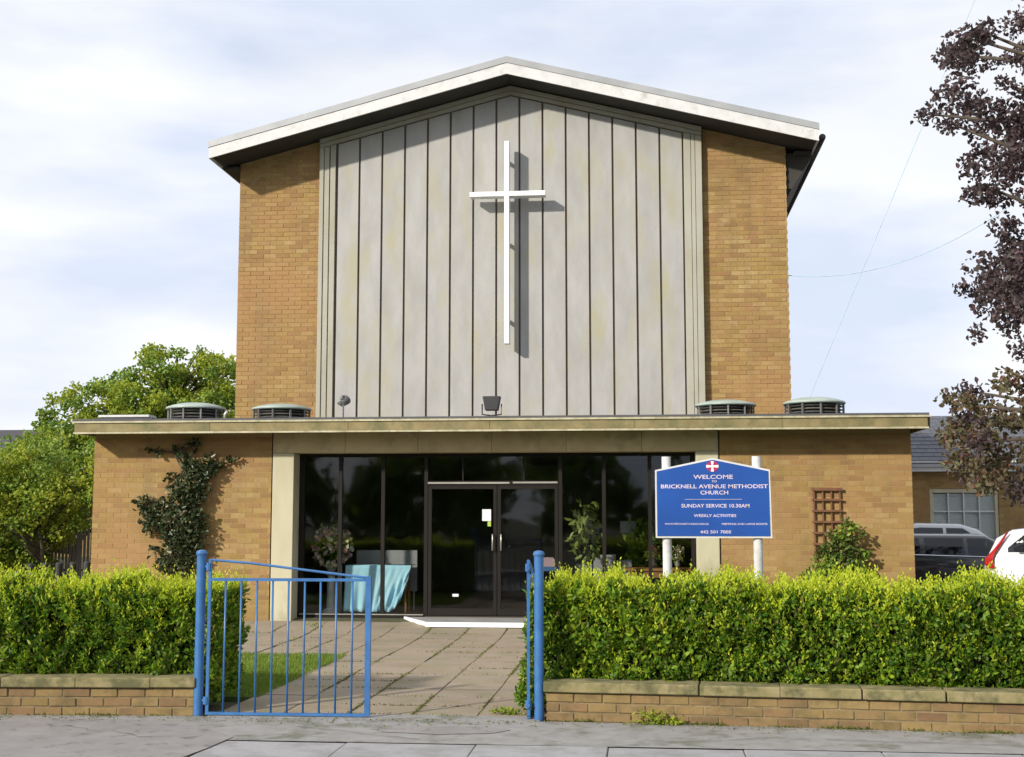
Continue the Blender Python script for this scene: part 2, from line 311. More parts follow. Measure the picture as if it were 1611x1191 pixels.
# footway: tarmac body with a row of concrete flags let into it, a paler patch at the left
foot = struct(MB().box(-60, 60, 7.532, 10.22, -.2, -.012).build('pavement', M['footbed']))
TA = MB().add([(-60, 9.19, 0.0), (60, 9.19, 0.0), (60, 10.24, 0.0), (-60, 10.24, 0.0)], [(0, 1, 2, 3)])
TA.add([(-60, 7.534, 0.0), (-3.05, 7.534, 0.0), (-3.05, 9.186, 0.0), (-60, 9.186, 0.0)], [(0, 1, 2, 3)])
TA.build('tarmac_strip', M['tarmac'], foot)
MB().add([(-9, 7.6, .004), (-3.2, 7.6, .004), (-3.02, 8.8, .004), (-2.98, 9.3, .004), (-3.62, 9.98, .004), (-9, 10.02, .004)], [(0, 1, 2, 3, 4, 5)]).build('tarmac_patch', M['patch'], foot)
fm = None
for r_, (y0, y1) in enumerate([(7.54, 8.355), (8.365, 9.18)]):
    for i in range(9):
        x0 = -3.04 + i * .93
        o = MB().box(0, .922, 0, y1 - y0, -.05, 0).build('paving_flag', M['flag'], foot, (x0, y0, .0 + rnd.uniform(-.004, .004)), bevel=.006) if fm is None else None
        if o is None:
            o = bpy.data.objects.new('paving_flag', fm); col.objects.link(o); o.parent = foot; o.location = (x0, y0, rnd.uniform(-.004, .004))
            b = o.modifiers.new('edge', 'BEVEL'); b.width = .006; b.segments = 2
            o.rotation_euler = (R(rnd.uniform(-.15, .15)), R(rnd.uniform(-.2, .2)), 0)
        else: fm = o.data
struct(MB().box(-60, 60, -1.6, .8, -.2, -.01).build('far_pavement', M['tarmac']))
# church site
site = struct(MB().box(-300, 300, 10.24, 500, -.16, -.045).build('site_ground', M['soil']))
struct(MB().add([(4.2, 12.5, -.03), (40, 12.5, -.03), (40, 29.9, -.03), (4.2, 29.9, -.03)], [(0, 1, 2, 3)]).build('car_park', M['tarmac']))
lawn = struct(MB().box(-30, -3.42, 11.35, 14.72, -.044, .0).build('lawn', M['lawn']))
struct(MB().box(-.28, 4.1, 11.35, 18.3, -.044, -.012).build('lawn', M['lawn']))
path = struct(MB().box(-9.5, -.3, 14.73, 18.59, -.044, -.02).build('path', M['bedding']))
MB().box(-3.45, -.3, 10.245, 14.728, -.043, -.021).build('path_bed', M['bedding'], path)
G = .533
sm = MB().box(.006, G - .006, .006, G - .006, -.03, 0).mesh('slab')
sm.materials.append(M['slab'])
def ramp_z(y): return max(0.0, min(1.0, (y - 17.1) / 1.6)) * .105
slabs = []
def slab(x, y):
    o = bpy.data.objects.new('paving_slab', sm); col.objects.link(o); o.parent = path
    z0, z1 = ramp_z(y), ramp_z(y + G)
    o.location = (x, y, z0 + rnd.uniform(-.004, .004)); o.rotation_euler = (math.atan2(z1 - z0, G) + R(rnd.uniform(-.35, .35)), R(rnd.uniform(-.4, .4)), 0)
for i in range(6):
    for j in range(8): slab(-3.475 + i * G, 10.46 + j * G)
for i in range(-10, 6):
    for j in range(8, 15): slab(-3.475 + i * G, 10.46 + j * G)
MB().add([(-5.12, 17.1, -.01), (.72, 17.1, -.01), (.72, 18.96, .105), (-5.12, 18.96, .105), (-5.12, 17.1, -.02), (.72, 17.1, -.02), (.72, 18.96, -.02), (-5.12, 18.96, -.02)],
         [(0, 1, 2, 3), (7, 6, 5, 4), (0, 4, 5, 1), (1, 5, 6, 2), (2, 6, 7, 3), (3, 7, 4, 0)]).build('ramp_bed', M['bedding'], path)
MB().box(-3.50, -.82, 10.24, 10.46, -.04, .002).build('threshold_strip', M['tarmac'], path)
MB().add([(-1.95, 9.62, .004), (-1.5, 9.55, .004), (-1.12, 9.64, .004), (-1.0, 9.80, .004), (-1.3, 9.93, .004), (-1.78, 9.90, .004), (-2.05, 9.76, .004)], [(0, 1, 2, 3, 4, 5, 6)]).build('tarmac_patch', M['patch'], foot)
ck = MB()
for (x0, y0, x1, y1) in ((-2.9, 9.9, -1.6, 9.30), (-.2, 9.21, .9, 9.62), (1.3, 9.6, 2.9, 9.45), (-2.2, 10.12, -1.2, 10.05), (-4.6, 9.7, -3.5, 9.2)):
    n_ = 14; pp = []
    for i in range(n_ + 1):
        f = i / n_; pp.append((x0 + (x1 - x0) * f + rnd.gauss(0, .012), y0 + (y1 - y0) * f + rnd.gauss(0, .02)))
    for (a, b) in zip(pp[:-1], pp[1:]):
        w = rnd.uniform(.002, .006); ck.add([(a[0], a[1] - w, .0085), (b[0], b[1] - w, .0085), (b[0], b[1] + w, .0085), (a[0], a[1] + w, .0085)], [(0, 1, 2, 3)])
ck.build('crack', M['bedding'], foot)
# fallen leaves and grit along the footway
P = np.stack([rng.uniform(-6, 5, 900), 10.22 - np.abs(rng.normal(size=900)) * .16, np.full(900, .008)], 1)
P[:, 1] = np.where(P[:, 0] > -.8, 10.30 - (P[:, 0] + .77) / 6.17 * .48 - np.abs(rng.normal(size=900)) * .12 - .01, P[:, 1])
leafobj('leaf_litter', leaves(P, rng.normal(size=(900, 3)) * [1, 1, .15], rng.uniform(.008, .028, 900), .01), M['moss'], None, 'stuff')
# moss and tufts in the joints (stuff)
def on_joints(n):
    P = []
    while len(P) < n:
        i = rnd.randint(-6, 5); j = rnd.randint(0, 13)
        if j < 8 and i < 0: continue
        if rnd.random() < .62: p = (-3.475 + i * G + rnd.gauss(0, .010), 10.46 + (j + rnd.random()) * G)
        else: p = (-3.475 + (i + rnd.random()) * G, 10.46 + j * G + rnd.gauss(0, .010))
        # patchy
        if math.sin(p[0] * 3.1 + p[1] * 1.3) + math.sin(p[1] * 2.7 - p[0] * 1.9) + rnd.gauss(0, .35) < .15: continue
        P.append((p[0], p[1], ramp_z(p[1]) - .005))
    return np.array(P)
P = on_joints(9000); D = rng.normal(size=(len(P), 3)) * .8 + [0, 0, .9]
leafobj('moss', leaves(P, D, rng.uniform(.008, .03, len(P)), .008), M['moss'], None, 'stuff')
# lawn grass
n = 42000
P = np.stack([rng.uniform(-6.2, -3.40, n), rng.uniform(11.35, 14.74, n), np.full(n, -.002)], 1)
D = rng.normal(size=(n, 3)) * [.35, .35, .1] + [0, 0, 1]
leafobj('grass', leaves(P, D, rng.uniform(.02, .06, n), .006), M['grass'], None, 'stuff')
# weeds along the foot of the walls
def tuft_pts(x0, x1, y, n, seed):
    r2 = np.random.default_rng(seed); x = r2.uniform(x0, x1, n); keep = (np.sin(x * 5.3) + np.sin(x * 12.7 + 1) + r2.normal(size=n) * .5) > .2
    x = x[keep]; return np.stack([x, y + (-(x - x0) * .0) + np.abs(r2.normal(size=len(x))) * -.03, np.zeros(len(x))], 1)

# ------------------------------------------------------------------ brick panels
BL, BH, JT = .225, .075, .010
brick_single = MB().add([(0, 0, 0), (BL - JT, 0, 0), (BL - JT, 0, BH - JT), (0, 0, BH - JT), (-.0, .03, 0), (BL - JT, .03, 0), (BL - JT, .03, BH - JT), (0, .03, BH - JT)],
    [(0, 1, 2, 3), (0, 3, 7, 4), (1, 5, 6, 2), (3, 2, 6, 7), (0, 4, 5, 1)]).mesh('brick')
def brick_cells(x0, x1, z0, ztop):
    """running bond cells (x,z,len); ztop is a function of x or a number"""
    out = []; rows = int((12) / BH); zt = ztop if callable(ztop) else (lambda x: ztop)
    for r_ in range(rows):
        z = z0 + r_ * BH; off = -(BL / 2) * (r_ % 2); x = x0 + off
        while x < x1 - .02:
            a, b = max(x, x0), min(x + BL - JT, x1)
            if b - a > .03 and z + BH <= min(zt(a), zt(b)) + .02: out.append((a, z, b - a))
            x += BL
        if z > max(zt(x0), zt(x1)): break
    return out
def brick_stuff(name, cells, place, m, parent, label=None):
    """all cells in one mesh, one tone per brick; place(u,z,d)->xyz with d = depth into the wall"""
    V = []; F = []; T = []
    for (u, z, l) in cells:
        b = len(V); j = rnd.uniform(-.002, .002)
        for d in (j, .02):
            for (uu, zz) in ((u, z), (u + l, z), (u + l, z + BH - JT), (u, z + BH - JT)): V.append(place(uu, zz, d))
        F += [(b, b + 1, b + 2, b + 3), (b, b + 3, b + 7, b + 4), (b + 1, b + 5, b + 6, b + 2), (b + 3, b + 2, b + 6, b + 7), (b, b + 4, b + 5, b + 1)]
        T += [rnd.uniform(.001, 1)] * 5
    me = flat(mesh_np(name, np.array(V), np.array(F))); at = me.attributes.new('tone', 'FLOAT', 'FACE'); at.data.foreach_set('value', T)
    return tag(link(name, me, m, parent), label, None, None, 'stuff')
def front(Y): return lambda u, z, d: (u, Y + d, z)

# ------------------------------------------------------------------ CHURCH
church = empty('church', (-2.2, 18.6, 0), 'yellow brick church with tall grey panelled gable, low front block and dark glazed entrance', 'church')
class _P:  # children are given in world coordinates
    pass
def CH(o): o.parent = church; o.matrix_parent_inverse = Matrix.Translation((2.2, -18.6, 0)); return o
def cbox(name, m, *a, bevel=0): return CH(MB().box(*a).build(name, m, bevel=bevel))
FY, UY = 18.6, 21.0
XL, XR = -8.21, 3.79
PXL, PXR = -5.45, 1.09      # outer edges of the entrance pillars
# lower block walls (mortar cores set 6 mm behind the brick faces)
wl = cbox('lower_wall', M['mortar'], XL + .006, PXL - .02, FY + .0035, FY + .25, -.04, 2.84)
wr = cbox('lower_wall', M['mortar'], PXR + .02, XR - .006, FY + .0035, FY + .25, -.04, 2.84)
sl = cbox('side_wall', M['mortar'], XL + .006, XL + .25, FY + .252, 31, -.04, 2.84)
sr = cbox('side_wall', M['mortar'], XR - .25, XR - .006, FY + .252, 31, -.04, 2.84)
cbox('back_wall', M['mortar'], XL + .252, XR - .252, 30.75, 31, -.04, 2.84)
cl = brick_cells(XL, PXL - .02, 0, 2.82); crr = brick_cells(PXR + .02, XR, 0, 2.82)
full = [(c, w) for w, cs in ((wl, cl), (wr, crr)) for c in cs]
# the 300 bricks standing nearest the camera axis and above the hedge line are separate parts
vis = sorted([t for t in full if t[0][2] > BL - JT - .001 and t[0][1] > .72], key=lambda t: (t[0][0] ** 2 + FY ** 2 + (t[0][1] - 1.6) ** 2))[:300]
vset = {id(t[0]) for t in vis}
brick_single.materials.append(M['brick'])
for c, w in vis:
    o = bpy.data.objects.new('brick', brick_single); col.objects.link(o); o.parent = w
    o.matrix_parent_inverse = w.matrix_parent_inverse.inverted() if False else Matrix.Identity(4)
    o.location = (c[0], FY + rnd.uniform(-.002, .002), c[1])
for w, cs in ((wl, cl), (wr, crr)):
    brick_stuff('brickwork', [c for c in cs if id(c) not in vset], front(FY), M['brick'], w)
def side_place(X, s): return lambda u, z, d: (X - s * d, u, z) if False else (X + s * d, u, z)
# side faces (left side is seen only a sliver; right side faces the car park)
def side_cells(y0, y1, z0, z1): return brick_cells(y0, y1, z0, z1)
def brick_side(cells, X, s, parent):
    V = []; F = []; T = []
    for (u, z, l) in cells:
        b = len(V)
        for d in (0, .02):
            pts = ((u, z), (u + l, z), (u + l, z + BH - JT), (u, z + BH - JT))
            for (uu, zz) in pts: V.append((X - s * d, uu, zz))
        F += [(b, b + 1, b + 2, b + 3), (b, b + 3, b + 7, b + 4), (b + 1, b + 5, b + 6, b + 2), (b + 3, b + 2, b + 6, b + 7), (b, b + 4, b + 5, b + 1)]; T += [rnd.uniform(.001, 1)] * 5
    me = flat(mesh_np('brickwork', np.array(V), np.array(F))); at = me.attributes.new('tone', 'FLOAT', 'FACE'); at.data.foreach_set('value', T)
    tag(link('brickwork', me, M['brick'], parent), None, None, None, 'stuff')
brick_side(side_cells(FY + .24, 31, 0, 2.82), XL, -1, sl); brick_side(side_cells(FY + .24, 31, 0, 2.82), XR, 1, sr)
# entrance frame: two pillars, lintel in blocks, recess
for (x0, x1) in ((PXL, -5.13), (.77, PXR)):
    cbox('pillar', M['pillar'], x0, x1, FY - .012, FY + .33, -.04, 2.528, bevel=.008)
cbox('pillar_joint', M['joint'], PXL - .018, PXL - .003, FY + .02, FY + .2, -.04, 2.8)
cbox('pillar_joint', M['joint'], PXR + .003, PXR + .018, FY + .02, FY + .2, -.04, 2.8)
lx = [PXL, -4.36, -3.27, -2.18, -1.09, 0.0, PXR]
for a, b in zip(lx[:-1], lx[1:]):
    cbox('lintel_block', M['lintel'], a + .002, b - .002, FY - .015, FY + .33, 2.532, 2.828, bevel=.004)
# interior shell
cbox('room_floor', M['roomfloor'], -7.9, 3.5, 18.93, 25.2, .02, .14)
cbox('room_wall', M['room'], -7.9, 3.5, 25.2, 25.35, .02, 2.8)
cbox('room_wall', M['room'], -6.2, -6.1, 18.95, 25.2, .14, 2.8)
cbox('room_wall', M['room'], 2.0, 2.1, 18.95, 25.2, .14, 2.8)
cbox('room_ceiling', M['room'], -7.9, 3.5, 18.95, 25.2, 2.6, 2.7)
# glazing: frame bars, panes, doors
GY = 18.95; ZS, ZT, ZH = .16, 2.09, 2.53
def bar(x, z0, z1, w=.05, d=.07): return cbox('mullion', M['frame'], x - w / 2, x + w / 2, GY - d / 2, GY + d / 2, z0, z1)
xs_l = [-5.09, -4.50, -3.85, -3.20]; xs_r = [-1.20, -.56, .11, .73]
for x in xs_l: bar(x, ZS, ZH - .05, .085 if x < -5 else .055)
for x in xs_r: bar(x, ZS, ZH - .05, .055)
cbox('head_frame', M['frame'], -5.12, .76, GY - .036, GY + .036, ZH - .05, ZH - .002)
cbox('sill_rail', M['frame'], -5.12, -3.23, GY - .04, GY + .04, .10, ZS); cbox('sill_rail', M['frame'], -1.17, .76, GY - .04, GY + .04, .10, ZS)
cbox('sill_trim', M['alu'], -5.1, -3.23, GY - .05, GY - .041, ZS - .012, ZS + .002)
cbox('sill_trim', M['alu'], -1.17, .74, GY - .05, GY - .041, ZS - .012, ZS + .002)
cbox('transom', M['frame'], -3.17, -1.23, GY - .04, GY + .04, ZT - .03, ZT + .03)
cbox('transom_trim', M['alu'], -3.17, -1.95, GY - .052, GY - .042, ZT - .012, ZT + .012)
cbox('transom_trim', M['alu'], -1.9, -1.24, GY - .052, GY - .042, ZT - .008, ZT + .016)
def pane(x0, x1, z0, z1, y=GY): return cbox('pane', M['glass'], x0, x1, y - .004, y + .004, z0, z1)
for xs in (xs_l, xs_r):
    for a, b in zip(xs[:-1], xs[1:]): pane(a + .028, b - .028, ZS + .001, ZH - .051)
for a, b in ((-3.17, -2.66), (-2.64, -1.75), (-1.73, -1.23)): pane(a, b, ZT + .031, ZH - .051)
bar(-2.65, ZT + .031, ZH - .051, .02, .05); bar(-1.74, ZT + .031, ZH - .051, .02, .05)
for (x0, x1, hx) in ((-3.165, -2.142, -2.20), (-2.132, -1.235, -2.074)):
    d = CH(MB().box(x0, x0 + .05, GY - .03, GY + .03, .15, ZT - .032).box(x1 - .05, x1, GY - .03, GY + .03, .15, ZT - .032)
        .box(x0 + .05, x1 - .05, GY - .03, GY + .03, .15, .25).box(x0 + .05, x1 - .05, GY - .03, GY + .03, ZT - .09, ZT - .032).build('door', M['frame']))
    for nm, mm, a in (('door_pane', M['glass'], (x0 + .05, x1 - .05, GY - .004, GY + .004, .25, ZT - .09)),):
        MB().box(*a).build(nm, mm, d)
    MB().tube([(hx, GY - .03, 1.33), (hx, GY - .085, 1.33), (hx, GY - .085, 1.10), (hx, GY - .03, 1.10)], .011, 8).build('handle', M['alu'], d, smooth=True)
    if hx < -2.1:
        MB().box(-2.36, -2.23, GY - .010, GY - .006, 1.53, 1.70).build('notice', M['paper'], d)
        MB().box(-2.28, -2.23, GY - .011, GY - .007, 1.45, 1.525).build('notice', M['lime'], d)
        MB().box(-2.80, -2.71, GY - .010, GY - .006, .42, .46).build('sticker', M['paper'], d)
# doorstep
st = empty('doorstep', (-2.6, 18.4, .05), 'low concrete doorstep with white painted front edge before the glass doors', 'step')
pts = [(-3.02, 17.95), (-.6, 17.95), (-.6, 18.88), (-3.5, 18.88)]
def slabpoly(p, z0, z1, ins=0):
    n = len(p); return ([(x, y, z0) for x, y in p] + [(x, y, z1) for x, y in p], [tuple(range(n - 1, -1, -1)), tuple(range(n, 2 * n))] + [(i, (i + 1) % n, (i + 1) % n + n, i + n) for i in range(n)])
def local(o, root): o.parent = root; o.matrix_parent_inverse = Matrix.LocRotScale(root.location, root.rotation_euler, None).inverted(); return o
local(MB().add(*slabpoly(pts, .03, .125)).build('tread', M['kerb']), st)
local(MB().box(-3.03, -.6, 17.925, 17.949, .065, .13).add(*slabpoly([(-3.03, 17.93), (-3.012, 17.955), (-3.48, 18.885), (-3.51, 18.87)], .075, .13)).build('nosing', M['crosswhite']), st)
# flat roof of the low block
RT = 3.0
cbox('flat_roof', M['felt'], XL - .08, XR + .14, 18.12, 31.1, 2.86, RT - .012)
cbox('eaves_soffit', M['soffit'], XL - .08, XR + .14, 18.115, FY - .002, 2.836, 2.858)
fx = [-8.30, -6.25, -4.2, -2.15, -.1, 1.95, 3.92]
for a, b in zip(fx[:-1], fx[1:]): cbox('fascia_board', M['fascia'], a + .002, b - .002, 18.072, 18.112, 2.83, 2.955, bevel=.003)
cbox('fascia_trim', M['fascia_trim'], -8.33, 3.95, 18.052, 18.118, 2.958, 2.985); cbox('fascia_trim', M['fascia_trim'], -8.31, 3.93, 18.060, 18.114, 2.80, 2.827)
cbox('roof_edge', M['felt'], -8.32, 3.94, 18.062, 18.2, 2.987, 3.018)
cbox('side_fascia', M['fascia'], -8.32, -8.292, 18.12, 31.1, 2.81, 2.985); cbox('side_fascia', M['fascia'], 3.932, 3.96, 18.12, 31.1, 2.81, 2.985)
# upper block
UXL, UXR, RX = -6.86, 2.43, -2.15
CXL, CXR = -5.43, 1.04
SL = .257
def soff(x): return 8.87 - abs(x - RX) * SL
uw = CH(MB().prism_y([(UXL + .006, 2.9), (CXL - .01, 2.9), (CXL - .01, soff(CXL)), (UXL + .006, soff(UXL))], UY + .096, UY + .25).build('gable_wall', M['mortar']))
uw2 = CH(MB().prism_y([(CXR + .01, 2.9), (UXR - .006, 2.9), (UXR - .006, soff(UXR)), (CXR + .01, soff(CXR))], UY + .096, UY + .25).build('gable_wall', M['mortar']))
brick_stuff('brickwork', brick_cells(UXL, CXL - .01, 3.0, lambda x: soff(x) - .01), front(UY + .09), M['brick'], uw)
brick_stuff('brickwork', brick_cells(CXR + .01, UXR, 3.0, lambda x: soff(x) - .01), front(UY + .09), M['brick'], uw2)
us = cbox('side_wall', M['mortar'], UXL + .006, UXL + .25, UY + .252, 32, 2.9, soff(UXL) - .01); ur = cbox('side_wall', M['mortar'], UXR - .25, UXR - .006, UY + .252, 32, 2.9, soff(UXR) - .01)
brick_side(side_cells(UY + .24, 32, 3.0, 7.6), UXL, -1, us); brick_side(side_cells(UY + .24, 32, 3.0, 7.6), UXR, 1, ur)
CH(MB().prism_y([(UXL + .25, 2.9), (UXR - .25, 2.9), (UXR - .25, soff(UXR) - .05), (RX, soff(RX) - .05), (UXL + .25, soff(UXL) - .05)], 31.75, 32).build('back_gable', M['mortar']))
# grey panels with dark joints
seam0, sp = -4.74, .3915
def ptop(x): return 8.69 - abs(x - RX) * .255
CH(MB().prism_y([(CXL, 3.18), (CXR, 3.18), (CXR, soff(CXR) - .002), (RX, soff(RX) - .002), (CXL, soff(CXL) - .002)], UY + .035, UY + .2).build('panel_backing', M['joint']))
edges = [-5.13] + [seam0 + sp * i for i in range(14)] + [.735]
for a, b in zip(edges[:-1], edges[1:]):
    a2, b2 = a + .017, b - .017
    top = [(b2, ptop(b2))] + ([(RX, ptop(RX))] if a2 < RX < b2 else []) + [(a2, ptop(a2))]
    CH(MB().prism_y([(a2, 3.22), (b2, 3.22)] + top, UY + .004 + rnd.uniform(0, .003), UY + .034).build('cladding_panel', M['cladding'], bevel=.003))
# surround: jambs (two stepped strips), raking head in two courses, sill
for (a, b, y) in ((CXL, -5.36, -.03), (-5.352, -5.265, -.012), (-5.245, -5.155, -.02), (.745, .86, -.01), (.868, .93, -.018), (.938, CXR, -.03)):
    CH(MB().prism_y([(a, 3.18), (b, 3.18), (b, ptop(b) + .012), (a, ptop(a) + .012)], UY + y, UY + .034).build('surround_jamb', M['surround'], bevel=.003))
for s in (-1, 1):
    xo = CXL if s < 0 else CXR
    for (d0, d1, y) in ((.02, .085, -.02), (.095, .165, -.045)):
        p = [(xo, ptop(xo) + d0), (RX, ptop(RX) + d0), (RX, ptop(RX) + d1), (xo, ptop(xo) + d1)]
        if s > 0: p = [(RX, ptop(RX) + d0), (xo, ptop(xo) + d0), (xo, ptop(xo) + d1), (RX, ptop(RX) + d1)]
        CH(MB().prism_y(p, UY + y, UY + .034).build('surround_head', M['surround']))
cbox('surround_sill', M['surround'], CXL, CXR, UY - .06, UY + .034, 3.10, 3.178)
# pitched roof
EL, ER, FRY = -7.17, 2.87, 20.34
def rz(x, base): return base - abs(x - RX) * .2565
def rake(name, m, z0, z1, y0, y1, x0=EL, x1=ER):
    for s in (0, 1):
        if s == 0: p = [(x0, rz(x0, z0)), (RX, z0), (RX, z1), (x0, rz(x0, z1))]
        else: p = [(RX, z0), (x1, rz(x1, z0)), (x1, rz(x1, z1)), (RX, z1)]
        CH(MB().prism_y(p, y0, y1).build(name, m))
rake('roof_slope', M['verge'], 8.96, 9.10, FRY + .03, 32.3, EL + .01, ER - .01)
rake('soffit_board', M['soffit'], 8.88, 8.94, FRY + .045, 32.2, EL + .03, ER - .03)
rake('barge_board', M['white'], 8.85, 9.035, FRY, FRY + .028)
rake('verge_trim', M['verge'], 9.038, 9.145, FRY - .012, FRY + .04, EL - .01, ER + .01)
for s, x in ((-1, EL), (1, ER)):
    zb = rz(x, 8.85)
    g = MB().box(min(x, x - s * .02), max(x, x - s * .02), FRY + .03, 32.3, zb + .0, zb + .18)
    CH(g.build('eaves_board', M['white']))
    CH(MB().tube([(x + s * (.07 if s > 0 else -.06), FRY + .1, zb + .09), (x + s * .07, 32.2, zb + .07)], .055, 10).build('gutter', M['dark_metal'], smooth=True))
    # soffit under the side eaves
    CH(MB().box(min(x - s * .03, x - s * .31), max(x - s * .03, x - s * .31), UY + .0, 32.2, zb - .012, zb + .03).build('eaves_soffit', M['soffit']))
CH(MB().prism_y([(2.44, 7.0), (2.52, 7.0), (2.86, 7.52), (2.86, 7.60), (2.44, 7.60)], 21.15, 31.8).build('eaves_boxing', M['soffit']))

# cross
cr_ = empty('cross', (-2.18, 20.67, 4.41), 'tall slim white cross fixed in front of the grey panelled gable', 'cross')
local(MB().box(-2.222, -2.142, 20.67, 20.86, 4.41, 7.81).build('upright', M['crosswhite'], bevel=.004), cr_)
local(MB().box(-2.80, -2.224, 20.672, 20.858, 6.875, 6.955).build('arm', M['crosswhite'], bevel=.004), cr_)
local(MB().box(-2.140, -1.54, 20.672, 20.858, 6.875, 6.955).build('arm', M['crosswhite'], bevel=.004), cr_)
for z in (4.8, 6.1, 7.5): local(MB().box(-2.205, -2.16, 20.862, 21.0, z, z + .05).build('bracket', M['alu']), cr_)

# ------------------------------------------------------------------ roof furniture
vent_lbl = ['round louvred roof vent at the left end, in front of the pale green tree', 'round louvred roof vent in front of the left brick strip of the gable',
            'round louvred roof vent below the right brick strip of the gable', 'round louvred roof vent at the right end, standing against the sky']
def make_vent():
    t = empty('roof_vent')
    MB().lathe([(.40, 0), (.40, .07), (.43, .075), (.43, .085)], 0, 0, 28).build('base', M['louvre'], t)
    MB().lathe([(.33, .08), (.33, .31)], 0, 0, 24).build('drum', M['dark_metal'], t)
    for i in range(4):
        z = .10 + i * .05; MB().lathe([(.42, z), (.35, z + .028), (.35, z + .034), (.425, z + .006)], 0, 0, 28).build('louvre', M['louvre'] if i % 2 else M['alu'], t, smooth=False)
    for k in range(10):
        a = k * math.pi / 5 + .2; x, y = .432 * math.cos(a), .432 * math.sin(a)
        MB().box(x - .012, x + .012, y - .012, y + .012, .085, .30).build('stay', M['louvre'], t)
    MB().lathe([(.46, .295), (.47, .31), (.46, .33), (.36, .365), (.22, .395), (.10, .405), (.01, .408)], 0, 0, 32).build('cap', M['cap'], t, smooth=True)
    return t
def copy_tree(o, parent=None):
    c = o.copy(); col.objects.link(c); c.parent = parent
    for ch in list(o.children): copy_tree(ch, c)
    return c
v0 = make_vent()
for i, x in enumerate((-7.06, -5.66, 1.28, 2.61)):
    v = v0 if i == 0 else copy_tree(v0)
    v.location = (x, 19.75, RT - .012 - (.03 if i in (1, 2) else 0) * 0); v.rotation_euler = (0, 0, i * .7)
    v.scale = (1, 1, .93 if i in (1, 2) else 1.0)
    tag(v, vent_lbl[i], 'roof vent', 'round vents on the flat roof')
t = empty('roof_pipe', (-6.50, 19.5, RT - .01), 'small pale bent pipe beside the leftmost roof vent', 'pipe')
MB().tube([(0, 0, 0), (0, 0, .2), (.03, 0, .25), (.09, 0, .26)], .025, 10).build('pipe', M['alu'], t, smooth=True)
MB().lathe([(.05, -.002), (.05, .02), (.03, .03)], 0, 0, 14).build('flange', M['alu'], t)
t = empty('board_stack', (-7.75, 18.75, RT), 'white boards stacked flat at the left end of the flat roof', 'boards')
for i in range(3):
    MB().box(-.48 + .03 * i, .47 - .05 * i, -.15, .15, .002 + i * .042, .036 + i * .042).build('board', M['white'] if i != 1 else M['dark_metal'], t, bevel=.003)
# floodlights
t = empty('floodlight', (-2.31, 19.7, RT - .01), 'black square floodlight on the flat roof below the cross', 'floodlight')
MB().prism_y([(-.10, .24), (.10, .24), (.14, .46), (-.14, .46)], -.07, .09).build('housing', M['dark_metal'], t, bevel=.012)
MB().box(-.105, .105, .092, .10, .27, .43).build('lens', M['carglass'], t)
MB().tube([(-.15, 0, .34), (-.15, 0, .18), (0, 0, .16), (.15, 0, .18), (.15, 0, .34)], .012, 8).build('bracket', M['dark_metal'], t)
MB().lathe([(.05, 0), (.05, .02), (.02, .03), (.02, .17)], 0, 0, 12).build('stem', M['dark_metal'], t)
MB().box(-.02, .38, -.03, .03, .0, .03).build('cable_tray', M['dark_metal'], t)
t = empty('spot_lamp', (-4.66, 19.7, RT - .01), 'small grey spot lamp on a thin stem at the left foot of the panelled gable', 'spotlight')
MB().tube([(0, 0, 0), (0, 0, .34), (.02, 0, .38)], .014, 8).build('stem', M['louvre'], t)
MB().tube([(-.02, -.02, .36), (.02, .09, .44)], [.05, .085], 14).build('head', M['louvre'], t)
MB().tube([(-.02, 0, .44), (-.015, 0, .50)], [.04, .02], 10).build('cap', M['louvre'], t)
MB().tube([(-.03, 0, .37), (-.09, .0, .38)], [.03, .022], 8).build('knob', M['louvre'], t)

# ------------------------------------------------------------------ garden walls
def garden_wall(label, xa, ya, xb, yb, end='r'):
    a = math.atan2(yb - ya, xb - xa); Lw = math.hypot(xb - xa, yb - ya)
    t = empty('garden_wall', (xa, ya, 0), label, 'wall', 'low walls either side of the gate', a)
    MB().box(.006, Lw - .006, .008, .205, -.05, .222).build('mortar_core', M['gmortar'], t)
    bm = {}
    for r_ in range(3):
        x = -(BL / 2) * (r_ % 2)
        while x < Lw - .02:
            x0, x1 = max(x, 0), min(x + BL - JT, Lw); l = round(x1 - x0, 3)
            if l > .03:
                if l not in bm:
                    bb = MB().box(0, l, 0, .213, 0, BH - JT - .001); bm[l] = bb.mesh('brick'); bm[l].materials.append(M['gbrick'])
                o = bpy.data.objects.new('brick', bm[l]); col.objects.link(o); o.parent = t
                o.location = (x0, rnd.uniform(-.004, .004), r_ * BH - .004); o.rotation_euler = (0, 0, R(rnd.uniform(-.4, .4)))
                b = o.modifiers.new('edge', 'BEVEL'); b.width = .005; b.segments = 1
            x += BL
    x = -.02
    while x < Lw:
        l = min(.61 + rnd.uniform(-.01, .01), Lw + .02 - x)
        if l > .1:
            o = MB().box(0, l - .006, -.035, .25, 0, .078).build('coping_stone', M['coping'], t, (x, 0, .224 + rnd.uniform(-.002, .002)), bevel=.008)
            o.rotation_euler = (R(rnd.uniform(-.4, .4)), R(rnd.uniform(-.2, .2)), 0)
        x += .61
    return t
garden_wall('low brick wall with stone coping left of the blue gate', -7.6, 9.97, -3.62, 10.25)
garden_wall('low brick wall with stone coping right of the gateway', -.77, 10.30, 5.4, 9.82)
def wy_r(x): return 10.30 - (x + .77) / 6.17 * .48
def wy_l(x): return 10.25 - (-3.62 - x) / 3.98 * .28

